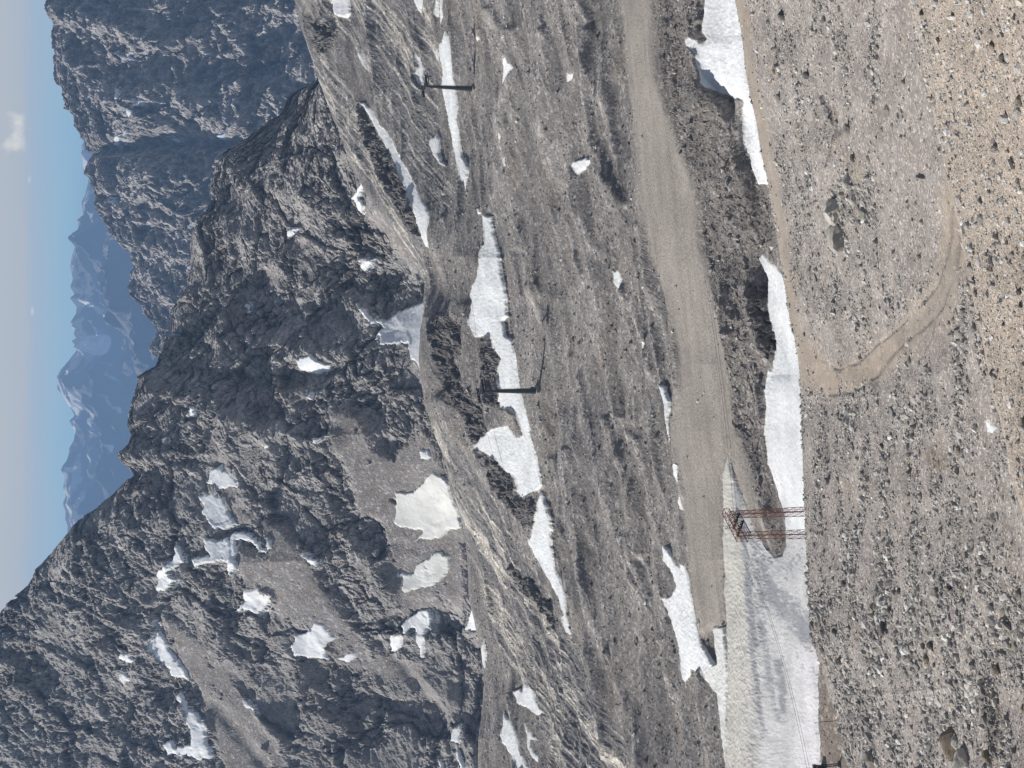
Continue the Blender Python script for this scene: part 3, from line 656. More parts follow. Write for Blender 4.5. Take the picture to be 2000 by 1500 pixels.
mesh_grid('cliff_mountain', Xm, Ym, Zm, M_CLIFF, np.clip(c, .04, .6), smooth_shade=False)
lay_snow('cliff', s, Xm, Ym, Zm, 5.0)

# ---- far range
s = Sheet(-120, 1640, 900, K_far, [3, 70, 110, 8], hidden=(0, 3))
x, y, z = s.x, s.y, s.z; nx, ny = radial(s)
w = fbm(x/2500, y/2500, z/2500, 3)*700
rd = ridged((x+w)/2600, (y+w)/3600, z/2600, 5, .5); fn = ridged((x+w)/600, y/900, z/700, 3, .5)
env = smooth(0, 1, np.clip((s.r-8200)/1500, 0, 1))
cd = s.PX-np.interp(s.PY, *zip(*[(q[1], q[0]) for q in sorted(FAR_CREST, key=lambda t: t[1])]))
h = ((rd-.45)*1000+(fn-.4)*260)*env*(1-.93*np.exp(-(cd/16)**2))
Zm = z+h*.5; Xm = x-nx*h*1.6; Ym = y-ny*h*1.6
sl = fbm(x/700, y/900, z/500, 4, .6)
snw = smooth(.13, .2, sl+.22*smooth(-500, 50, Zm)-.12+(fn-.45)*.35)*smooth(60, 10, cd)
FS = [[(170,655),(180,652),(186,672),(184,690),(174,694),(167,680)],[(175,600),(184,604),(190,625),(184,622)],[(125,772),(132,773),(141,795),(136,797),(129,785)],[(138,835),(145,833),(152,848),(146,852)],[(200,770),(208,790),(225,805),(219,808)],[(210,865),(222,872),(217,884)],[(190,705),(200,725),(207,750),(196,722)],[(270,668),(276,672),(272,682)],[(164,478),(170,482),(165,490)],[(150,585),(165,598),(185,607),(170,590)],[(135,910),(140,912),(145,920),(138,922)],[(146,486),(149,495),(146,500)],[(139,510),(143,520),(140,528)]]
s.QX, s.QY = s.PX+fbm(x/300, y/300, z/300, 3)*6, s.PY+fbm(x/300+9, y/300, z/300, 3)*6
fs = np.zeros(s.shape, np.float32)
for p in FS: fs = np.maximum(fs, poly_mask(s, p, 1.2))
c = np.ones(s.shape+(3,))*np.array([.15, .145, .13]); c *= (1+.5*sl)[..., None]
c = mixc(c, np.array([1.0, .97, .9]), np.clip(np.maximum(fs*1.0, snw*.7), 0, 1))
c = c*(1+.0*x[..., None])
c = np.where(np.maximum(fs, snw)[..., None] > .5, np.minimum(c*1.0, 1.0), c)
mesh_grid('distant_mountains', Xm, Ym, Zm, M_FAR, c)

# valley ground out to the horizon
nr_ = 24; rr_ = np.geomspace(30, 90000, nr_)[:, None]; aa_ = np.linspace(-math.pi, math.pi, 73)[None, :]
zz_ = -1300-400*(rr_ > 30000)+0*aa_
mesh_grid('valley_ground', rr_*np.sin(aa_), rr_*np.cos(aa_), zz_, M_VALLEY, np.ones((nr_, 73, 3))*.12)
print('far', time.time()-T0)

# ---- moraine bench with slab ridge, piste, bluff
s = Sheet(-110, 1610, 1150, K_bench, [8, 40, 16, 60, 50, 70, 90, 90, 150, 14, 10], hidden=(0, 9, 10)); s.N = None
snow_masks('bench', s, 6, 4.5)
x, y, z = s.x, s.y, s.z; nx, ny = radial(s)
ROAD = [(1206,-60),(1206,0),(1215,60),(1227,180),(1236,240),(1242,330),(1244,400),(1260,460),(1278,520),(1299,580),(1311,640),(1326,700),(1326,760),(1315,820),(1310,870),(1330,950),(1336,1010),(1345,1100),(1352,1175),(1360,1250),(1390,1225),(1412,1225),(1412,930),(1424,885),(1442,945),(1466,1010),(1498,1072),(1512,1085),(1510,1070),(1498,1025),(1480,980),(1468,920),(1450,860),(1440,850),(1431,745),(1422,685),(1404,616),(1380,535),(1368,475),(1365,447),(1356,375),(1338,315),(1320,276),(1299,210),(1281,150),(1278,90),(1272,-60)]
SLAB = [[(560,-60),(690,-60),(800,-60),(840,30),(855,110),(855,200),(850,260),(890,380),(870,430),(842,410),(800,300),(745,205),(700,110),(650,60)], [(575,0),(640,110),(700,210),(790,350),(830,480),(834,590),(815,520),(720,390),(640,220)],
        [(850,815),(870,840),(910,880),(960,960),(1015,1075),(1060,1150),(1105,1240),(1150,1310),(1260,1560),(1110,1560),(1060,1400),(1000,1310),(950,1220),(935,1130),(915,1080),(900,1010),(870,900),(850,850)]]
SHADED = [[(845,610),(870,610),(895,640),(900,690),(880,700),(900,740),(960,850),(930,870),(890,800),(850,770),(835,700),(835,640)], [(935,885),(975,905),(1005,940),(1015,975),(1050,975),(1050,1015),(1040,1040),(1010,1010),(970,960)],
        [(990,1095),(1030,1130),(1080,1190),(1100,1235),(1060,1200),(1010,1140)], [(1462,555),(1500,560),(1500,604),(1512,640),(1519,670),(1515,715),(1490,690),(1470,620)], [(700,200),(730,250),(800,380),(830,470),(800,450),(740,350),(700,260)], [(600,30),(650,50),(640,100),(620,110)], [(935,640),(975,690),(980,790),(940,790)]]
BLUFF = [(1280,-60),(1345,-60),(1372,60),(1345,90),(1375,165),(1440,195),(1457,294),(1484,358),(1510,430),(1520,520),(1484,505),(1500,604),(1517,670),(1500,730),(1498,851),(1523,974),(1533,1050),(1524,1085),(1505,1070),(1482,980),(1460,890),(1440,840),(1425,690),(1382,535),(1366,447),(1340,315),(1299,210),(1281,120)]
road = poly_mask(s, ROAD, 11); slab = np.zeros(s.shape, np.float32)
for p in SLAB: slab = np.maximum(slab, poly_mask(s, p, 9))
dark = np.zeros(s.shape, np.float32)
for p in SHADED: dark = np.maximum(dark, poly_mask(s, p, 5))
bluff = poly_mask(s, BLUFF, 6)*(1-road)
ice = poly_mask(s, ICE, 6)
flat = np.clip(np.maximum(np.maximum(road, s.snow), ice), 0, 1)
# strike of the slabs runs toward the viewer and to the left
ux, uy = -.40, -.917
al = x*ux+y*uy; ac = x*(-uy)+y*ux
wob = fbm(x/60, y/60, z/40, 3)*6
Rv = np.array([1.0, 0, 0])
def bedding(X0, Y0, dX, dY):
    a_, t_ = direction(X0, Y0); v = np.array([math.sin(a_), math.cos(a_), float(t_)]); v /= np.linalg.norm(v)
    d = -dX*Uv-dY*Rv; d -= v*(d@v); d /= np.linalg.norm(d); n_ = np.cross(d, v)
    return x*n_[0]+y*n_[1]+z*n_[2], x*d[0]+y*d[1]+z*d[2]
q1, l1 = bedding(740, 200, .56, .83); q2, l2 = bedding(1030, 1200, .49, .87)
sel = smooth(600, 700, s.PY); ac = q1*(1-sel)+q2*sel; al = l1*(1-sel)+l2*sel
wob = fbm(al/22, ac/14, y/70, 3)*1.5; wob = wob*.5; st1 = ridged((ac+wob)/4.2, al/75, y/260, 4, .6, 1.9); st2 = ridged((ac+wob*.6)/1.5, al/42, y/150, 3, .6, 1.9)
cs = x*.94+y*.34; cy_ = -x*.34+y*.94
und = fbm(cs/60, cy_/26, z*0, 4, .5); ridg = ridged(cs/75, cy_/24, z*0+3, 3, .5)
rough = fbm(x/6, y/6, z/6, 4, .62); blk = ridged(x/9, y/8, z/5, 4, .6)
peb = fbm(x/.9, y/.9, z*0, 2, .6)
vis = smooth(0, 1, np.clip((s.r-225)/40, 0, 1))
# moraine ridges
g = 0
for pts, w, a in [([(1140,60),(1150,200),(1180,330),(1215,400)], 8, 1.2), ([(1000,60),(985,200),(1000,380),(1010,480)], 8, 1.4), ([(960,20),(985,60),(975,110)], 8, 1.4), ([(1075,900),(1110,1100),(1160,1300),(1190,1480)], 9, 1.5), ([(1180,820),(1230,950),(1260,1080)], 9, 1.3), ([(1120,700),(1130,850),(1160,1000)], 10, 1.1), ([(1235,1050),(1255,1150),(1290,1250)], 9, 1.2), ([(1040,560),(1075,640),(1090,760)], 9, 1.0), ([(870,640),(850,700),(850,760)], 14, -5), ([(905,600),(912,700),(905,790)], 10, 1.5)]:
    g = g+line_bump(s, pts, w)*a
gm = 1-flat
CR = [[(1120,0),(1135,40),(1140,130),(1147,190),(1162,250),(1180,330),(1195,400)], [(1105,190),(1105,230),(1118,290),(1122,330),(1128,400),(1145,440),(1160,480),(1190,525),(1215,560),(1235,610),(1255,660),(1270,720),(1285,750)],
      [(1240,440),(1265,500),(1280,600),(1300,670),(1320,740)], [(985,0),(985,30),(995,80),(993,160),(985,230),(990,330),(1005,420),(1020,500),(1045,580),(1060,640)], [(1240,1050),(1250,1090),(1265,1160),(1290,1210)],
      [(1190,800),(1240,860),(1260,930),(1270,1000)], [(1205,870),(1225,950),(1240,1060),(1290,1150)], [(1055,830),(1080,900),(1100,960),(1120,1030),(1130,1100),(1155,1200),(1180,1300)], [(1135,1100),(1140,1150),(1170,1250),(1200,1330),(1230,1400),(1250,1500)],
      [(1220,1050),(1240,1110),(1260,1160),(1280,1210),(1300,1280),(1320,1360)], [(1075,820),(1090,900),(1110,980)], [(1110,880),(1125,960),(1150,1060)], [(1060,60),(1062,160),(1070,260)], [(1175,100),(1180,200),(1200,300)], [(1100,620),(1115,720),(1145,820)], [(1160,640),(1180,740),(1205,830)], [(930,60),(935,160),(945,260)]]
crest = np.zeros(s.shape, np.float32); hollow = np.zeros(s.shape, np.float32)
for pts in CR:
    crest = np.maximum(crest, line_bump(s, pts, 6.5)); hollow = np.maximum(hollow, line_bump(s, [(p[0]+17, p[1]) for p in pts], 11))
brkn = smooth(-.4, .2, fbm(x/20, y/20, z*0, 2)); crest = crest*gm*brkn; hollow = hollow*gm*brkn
calm = 1-.75*poly_mask(s, [(1010,590),(1150,560),(1150,720),(1070,790),(1020,770)], 15, False)
h = und*3.4*(.2+.8*gm)*calm+(ridg-.4)*3.0*gm*calm+crest*.9*calm-hollow*.35*calm+(rough*.36)*gm*(1+.4*bluff+1.0*dark)+(blk-.4)*.7*bluff*gm+(blk-.4)*1.0*dark*gm+g*(.3+.7*gm)
brk = smooth(-.35, .3, fbm(al/9, ac/9, y/50, 3)); rk, ek = facets(x/4.5+.3*rough, y/7, z/3.5, 1.0); rk2, _e = facets(x/1.7+.3*rough, y/2.6, z/1.4, 1.0)
h = h+(rk*1.5+rk2*.7)*dark*gm+(rk*.2+rk2*.2)*bluff*gm+rk2*.12*slab*gm; h = h+slab*(.3+.7*sel)*gm*((st1-.35)*1.1*brk+(st2-.35)*.5+(ridged((ac+wob)/2.5+9, al/60, y/160, 3)-.35)*.6*brk)+peb*.13*gm
h = h+fbm(x/14, y/14, z*0, 3)*.35*flat
ru = smooth(.1, .5, s.snow)*(fbm(x/1.5, y/2.4, z*0, 3, .6)*.17+ridged(x/1.1, y/1.9, z*0, 2)*.12); h = h+ru
# ruts along the piste
alR = x*.955+y*.295; acR = -x*.295+y*.955
tr = ridged(acR/1.6, alR/60, z*0, 2)*road*.07
h = (h+tr)*vis
bcd = s.PX-np.interp(s.PY, *zip(*[(q[1], q[0]) for q in sorted(BENCH_CREST, key=lambda t: t[1])]))
h = h*(1-.5*np.exp(-(bcd/10)**2))
out = np.maximum(bluff*.4, np.maximum(dark, slab*.5))*gm
fb = (blk-.4)*1.6*out
s.N = None
Xm = x-nx*fb; Ym = y-ny*fb; Zm = z+h
c = np.ones(s.shape+(3,))*np.array([.248, .232, .218])
tone = fbm(cs/26, cy_/13, z*0, 5, .6); tone2 = fbm(x/3, y/3, z*0, 3, .6)
c *= (1+.26*tone+.14*tone2+.40*(ridg-.42)+.2*und+.28*crest-.22*hollow)[..., None]  # hollow term paints the shaded near side of each ridge darker
c = mixc(c, np.array([.125, .12, .122]), smooth(.05, .35, fbm(x/34+5, y/20, z*0, 4))*.5)
c = mixc(c, np.array([.215, .185, .155]), smooth(.1, .4, fbm(x/22-5, y/18, z*0, 4))*.5)
sv = smooth(.30, .62, st1*.62+st2*.45+.15*fbm(al/14, ac/5, y/60, 3))
c = mixc(c, np.array([.17, .165, .165]), slab*.8*(1-sv)); c = mixc(c, np.array([.52, .485, .43]), slab*sv*.85)
c = mixc(c, np.array([.19, .17, .155]), bluff*.5)
c = mixc(c, np.array([.115, .108, .105]), dark*.8)  # shade of hollows and cliff faces put into the ground colour
streak = fbm(acR/2.6, alR/55, z*0, 4, .65)
rc = np.array([.36, .325, .29])
c = mixc(c, rc, road*.93)
c *= (1+.30*streak*road)[..., None]
c *= (1-.25*np.clip(line_bump(s, ROAD_R[2:17], 7), 0, 1)*smooth(.2,.6,streak+.3))[..., None]
nearbank = smooth(1598, 1606, s.PX)*smooth(1280, 1300, s.PY); c = mixc(c, np.array([.24, .205, .175]), nearbank)
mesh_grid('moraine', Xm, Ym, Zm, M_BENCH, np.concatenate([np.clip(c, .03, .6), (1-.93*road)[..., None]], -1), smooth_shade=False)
lay_snow('bench', s, Xm, Ym, Zm, .2)
BENCH = (s, Xm, Ym, Zm, c, np.clip(1-road*.93-s.snow-ice*2, 0, 1)*(1+.8*bluff)*(1-.75*slab))
print('bench', time.time()-T0)

# ---- gravel slope in front
s = Sheet(-110, 1610, 1150, K_fg, [3, 25, 230, 90, 8, 10], hidden=(0, 4, 5)); s.N = None
snow_masks('fg', s, 1.2, 2.5)
x, y, z = s.x, s.y, s.z; nx, ny = radial(s)
TRACK = [(1872,380),(1868,430),(1868,470),(1862,505),(1850,545),(1830,585),(1800,625),(1770,655),(1730,685),(1690,718),(1660,740),(1620,748),(1590,730),(1575,690)]
RUT_A = [(1862,400),(1857,460),(1850,500),(1830,550),(1800,590),(1770,622),(1745,645),(1700,680),(1670,710),(1640,722),(1612,705)]
RUT_B = [(1874,440),(1870,500),(1862,545),(1846,575),(1827,610),(1800,640),(1770,665),(1735,695),(1715,728),(1690,755),(1665,766),(1620,772)]
EDGE = [(p[0]+8, p[1]) for p in FG_CREST if p[1] < 760]
wxx = fbm(x/3, y/3, z*0, 3)*9
def pl(pts, w0, soft):
    o = np.zeros(s.shape, np.float32)
    return masked(s.PX, s.PY, pts, w0+soft+12, lambda a, b: 1-smooth(w0-soft, w0+soft, line_d(a, b, pts)), o)
track = line_bump(s, TRACK, 31); tnz = fbm(x/2.2, y/2.2, z*0, 5, .65); track = np.clip(track*1.25*(.75+.9*tnz)-.12*(tnz < 0), 0, 1)
turn = poly_mask(s, [(1860,500),(1885,540),(1830,700),(1770,690),(1740,660),(1800,600)], 22)
edge = line_bump(s, EDGE, 11)
rut = np.maximum(line_bump(s, RUT_A, 3.2), line_bump(s, RUT_B, 4.2))*smooth(-.35, .15, fbm(x/5, y/5, z*0, 3))
thinr = line_bump(s, [(1795,700),(1815,660),(1822,620),(1840,590)], 2.0)
YEL = np.maximum(line_bump(s, [(1640,250),(1665,320),(1680,350)], 13), line_bump(s, [(1670,440),(1678,455)], 7))
soft_area = np.maximum(np.maximum(track, edge*.9), turn*.7)
finea = np.maximum(poly_mask(s, [(1700,-60),(1776,0),(1844,300),(1874,435),(1850,500),(1780,560),(1745,500),(1725,380),(1700,250),(1735,150),(1720,60)], 20)*.75, smooth(60, 5, s.PX-np.interp(s.PY, *zip(*[(q[1], q[0]) for q in sorted(FG_CREST, key=lambda t: t[1])])))*.2)
und = fbm(x/17, y/17, z*0, 4, .5); md = fbm(x/4, y/4, z*0, 3, .55); pb = fbm(x/.55, y/.55, z*0, 3, .65)
rockout = np.maximum(poly_mask(s, [(1910,1340),(1935,1330),(1950,1400),(1960,1480),(1940,1490),(1925,1400)], 8), np.maximum(line_bump(s, [(1600,195),(1625,235),(1640,265),(1625,330)], 6), line_bump(s, [(1795,345),(1803,350)], 3)))
k = 1-.85*soft_area
h = und*1.3+md*.35*k+pb*.075*k-rut*.16+rockout*(.25+.5*ridged(x/3, y/3, z/2, 3))-.1*thinr
h += line_bump(s, [(1745,20),(1745,70),(1748,118)], 3)*.12+line_bump(s, [(1762,190),(1765,215)], 3)*.1
fcd = s.PX-np.interp(s.PY, *zip(*[(q[1], q[0]) for q in sorted(FG_CREST, key=lambda t: t[1])]))
h = h*(1-.8*np.exp(-(fcd/25)**2))
Xm = x; Ym = y; Zm = z+h
c = np.ones(s.shape+(3,))*np.array([.308, .280, .259])
t1 = fbm(x/7, y/7, z*0, 4, .55); t2 = fbm(x/1.2, y/1.2, z*0, 3, .65)
c *= (1+.22*t1+.22*t2)[..., None]
c = mixc(c, np.array([.27, .225, .17]), smooth(.1, .45, fbm(x/10+4, y/7, z*0, 3))*.35)
c = mixc(c, np.array([.33, .275, .20]), YEL*.6*smooth(-.2, .2, md))
c = mixc(c, np.array([.405, .34, .275]), np.clip(np.maximum(track*1.3, edge*.8), 0, 1)*.9)
c = mixc(c, np.array([.29, .255, .225]), turn*.75)
c = mixc(c, np.array([.20, .185, .175]), np.clip(rut*.75+thinr*.5, 0, 1))
c = mixc(c, np.array([.17, .16, .15]), rockout*.5)
c = mixc(c, np.array([.20, .165, .12]), line_bump(s, [(1820,890),(1835,910)], 16)*.6)
c = mixc(c, np.array([.42, .39, .34]), (line_bump(s, [(1745,20),(1745,70),(1748,118),(1756,122)], 2)+line_bump(s, [(1762,190),(1764,210),(1770,216)], 2))*.7)
mesh_grid('gravel_slope', Xm, Ym, Zm, M_FG, np.concatenate([np.clip(c, .03, .6), (1-.85*np.clip(np.maximum(track, edge), 0, 1))[..., None]], -1), smooth_shade=False)
lay_snow('fg', s, Xm, Ym, Zm, .12)
coarse = smooth(-.22, .30, fbm(x/9+3, y/6, z*0, 4, .6))*(1-.8*finea)
dens = np.clip((1-1.0*soft_area)*(.18+.9*coarse)*(1-.65*finea), 0.0, 2)
low = smooth(900, 1300, s.PY); dens = dens*(1+.7*low)
FGD = (s, Xm, Ym, Zm, c, dens, .55+.75*coarse+.35*low)

# ---- nearest beige slope
s = Sheet(-110, 1500, 950, K_near, [12, 190, 6, 10], hidden=(0, 2, 3)); s.N = None
x, y, z = s.x, s.y, s.z
und = fbm(x/9, y/9, z*0, 4, .5); pb = fbm(x/.4, y/.4, z*0, 3, .65); md = fbm(x/2, y/2, z*0, 3, .6)
ncd = s.PX-np.interp(s.PY, *zip(*[(q[1], q[0]) for q in sorted(SPUR, key=lambda t: t[1])]))
Zm2 = z+(und*.5+md*.14)*(1-.7*np.exp(-(ncd/25)**2))+pb*.06
c2 = np.ones(s.shape+(3,))*np.array([.38, .325, .272]); t1 = fbm(x/5, y/5, z*0, 4); t2 = fbm(x/.8, y/.8, z*0, 3, .65)
c2 *= (1+.2*t1+.25*t2)[..., None]
mesh_grid('near_gravel_slope', x, y, Zm2, M_NEAR, np.clip(c2, .03, .6), smooth_shade=False)
NEAR = (s, x, y, Zm2, c2, np.ones(s.shape)*(ncd > 0), np.ones(s.shape)*.62)
print('fg', time.time()-T0)

# ------------------------------------------------------------------ loose stones
ICO_V = []
_t = (1+5**.5)/2
for a, b in [(-1, _t), (1, _t), (-1, -_t), (1, -_t)]: ICO_V.append((a, b, 0))
for a, b in [(-1, _t), (1, _t), (-1, -_t), (1, -_t)]: ICO_V.append((0, a, b))
for a, b in [(_t, -1), (_t, 1), (-_t, -1), (-_t, 1)]: ICO_V.append((a, 0, b))
ICO_V = np.array(ICO_V)/math.sqrt(1+_t*_t)
ICO_F = np.array([(0,11,5),(0,5,1),(0,1,7),(0,7,10),(0,10,11),(1,5,9),(5,11,4),(11,10,2),(10,7,6),(7,1,8),(3,9,4),(3,4,2),(3,2,6),(3,6,8),(3,8,9),(4,9,5),(2,4,11),(6,2,10),(8,6,7),(9,8,1)])
OCT_V = np.array([(1,0,0),(0,1,0),(-1,0,0),(0,-1,0),(0,0,1),(0,0,-1)], float)
OCT_F = np.array([(0,1,4),(1,2,4),(2,3,4),(3,0,4),(1,0,5),(2,1,5),(3,2,5),(0,3,5)])

def rand_rot(n):
    q = rng.normal(size=(n, 4)); q /= np.linalg.norm(q, axis=1)[:, None]
    w_, a, b, c_ = q.T
    return np.stack([1-2*(b*b+c_*c_), 2*(a*b-c_*w_), 2*(a*c_+b*w_), 2*(a*b+c_*w_), 1-2*(a*a+c_*c_), 2*(b*c_-a*w_), 2*(a*c_-b*w_), 2*(b*c_+a*w_), 1-2*(a*a+b*b)], -1).reshape(n, 3, 3)

def scatter_points(data, n, rmin, rmax, pxlim=None):
    s, X, Y, Z, C, D = data[:6]
    A = (s.r[1:, :-1]-s.r[:-1, :-1])*s.r[:-1, :-1]
    W = A*D[:-1, :-1]*((s.r[:-1, :-1] > rmin) & (s.r[:-1, :-1] < rmax))
    W = np.where((s.PY[:-1, :-1] > -70) & (s.PY[:-1, :-1] < 1570), W, 0)
    if pxlim: W = np.where((s.PX[:-1, :-1] < pxlim[1]) & (s.PX[:-1, :-1] > pxlim[0]), W, 0)
    cw = np.cumsum(W.ravel()); k = np.searchsorted(cw, rng.random(n)*cw[-1]); i, j = np.unravel_index(np.minimum(k, W.size-1), W.shape)
    a, b = rng.random(n), rng.random(n)
    def bl(G):
        a_, b_ = (a, b) if G.ndim == 2 else (a[:, None], b[:, None])
        return G[i, j]*(1-a_)*(1-b_)+G[i+1, j]*a_*(1-b_)+G[i, j+1]*(1-a_)*b_+G[i+1, j+1]*a_*b_
    pos = np.stack([bl(X), bl(Y), bl(Z)], -1)
    sz = bl(data[6]) if len(data) > 6 else np.ones(n)
    return pos, bl(C), sz

def stones_mesh(name, pos, size, base, V, Fc, mat, flatness=.65, pale=.3, sink=.25):
    n = len(pos); nv = len(V)
    sc_ = np.stack([rng.uniform(.75, 1.5, n), rng.uniform(.6, 1.1, n), rng.uniform(.35, flatness+.25, n)], -1)
    jit = rng.uniform(.68, 1.25, (n, nv, 1))
    v = V[None]*jit*sc_[:, None, :]*size[:, None, None]
    R = rand_rot(n); tilt = rng.random(n) < .55
    ang = rng.uniform(0, 2*math.pi, n); ca, sa = np.cos(ang), np.sin(ang)
    Rz = np.zeros((n, 3, 3)); Rz[:, 0, 0] = ca; Rz[:, 0, 1] = -sa; Rz[:, 1, 0] = sa; Rz[:, 1, 1] = ca; Rz[:, 2, 2] = 1
    R = np.where(tilt[:, None, None], Rz, R)
    v = np.einsum('nij,nkj->nki', R, v)+pos[:, None, :]
    v[..., 2] += (size*(.45-sink))[:, None]
    f = (Fc[None]+(np.arange(n)*nv)[:, None, None]).reshape(-1, 3)
    lum = base.mean(axis=1, keepdims=True)*np.array([[1.05, 1.0, .94]])*rng.uniform(.7, 1.35, (n, 1))
    pl_ = rng.random(n) < pale; lum[pl_] *= rng.uniform(1.25, 2.0, (pl_.sum(), 1))
    warm = rng.random(n) < .08; lum[warm] *= np.array([1.06, 1.0, .88])
    cc = np.repeat(np.clip(lum, .05, .62), nv, axis=0)
    o = mesh_raw(name, v.reshape(-1, 3), f, mat, cc, kind='stuff')
    return o

def tagstuff(o, lab): o['label'] = lab; o['category'] = 'stones'
n = 110000
pos, cc, szm = scatter_points(FGD, n, 60, 240, (1380, 2060))
size = np.clip(.066*rng.pareto(2.4, n)+.052, 0, .40)*szm
tagstuff(stones_mesh('loose_stones', pos, size, cc, ICO_V, ICO_F, M_STONE), 'loose grey stones strewn over the gravel slope')
n = 42000
pos, cc, szm = scatter_points(NEAR, n, 50, 120, (1700, 2120))
size = np.clip(.05*rng.pareto(2.4, n)+.045, 0, .5)*szm*1.2
tagstuff(stones_mesh('loose_stones', pos, size, cc, ICO_V, ICO_F, M_STONE, pale=.35), 'pale stones strewn over the nearest beige slope')
n = 80000
pos, cc, szm = scatter_points(BENCH, n, 225, 560, (830, 1640))
size = np.clip(.085*rng.pareto(2.6, n)+.09, 0, .8)
tagstuff(stones_mesh('loose_stones', pos, size, cc, OCT_V, OCT_F, M_STONE_FAR, pale=.4), 'small stones strewn over the moraine')
print('stones', time.time()-T0)

# ------------------------------------------------------------------ individual boulders
def ground_lookup(data, X_, Y_):
    s, X, Y, Z = data[:4]
    m = (s.PX-X_)**2+(s.PY-Y_)**2
    i = np.unravel_index(np.argmin(m), m.shape)
    return np.array([X[i], Y[i], Z[i]]), s.r[i]

import bmesh
def boulder_mesh(seed, dims, angular=.5, sub=3, cols=(.25, .235, .22)):
    rg = np.random.default_rng(seed)
    bm = bmesh.new(); bmesh.ops.create_icosphere(bm, subdivisions=sub, radius=1)
    V = np.array([v.co[:] for v in bm.verts])
    # cut the ball by random planes so that flat faces and edges appear
    for k in range(9):
        nrm = rg.normal(size=3); nrm /= np.linalg.norm(nrm); d = rg.uniform(.5, .8)
        dd = V@nrm; over = np.maximum(dd-d, 0); V = V-over[:, None]*nrm*(.6+.4*angular)
    off = rg.uniform(0, 99, 3)
    nz = fbm(V[:, 0]*1.6+off[0], V[:, 1]*1.6+off[1], V[:, 2]*1.6+off[2], 4, .55)
    fc, _ = facets(V[:, 0]*1.5+off[1], V[:, 1]*1.5+off[0], V[:, 2]*1.9+off[2], .9)
    V = V*(1+.16*nz+.10*fc)[:, None]*np.array(dims)
    F = np.array([[v.index for v in f.verts] for f in bm.faces]); bm.free()
    c = np.ones((len(V), 3))*np.array(cols)*(1+.35*nz)[:, None]
    return V, F, np.clip(c, .04, .6)

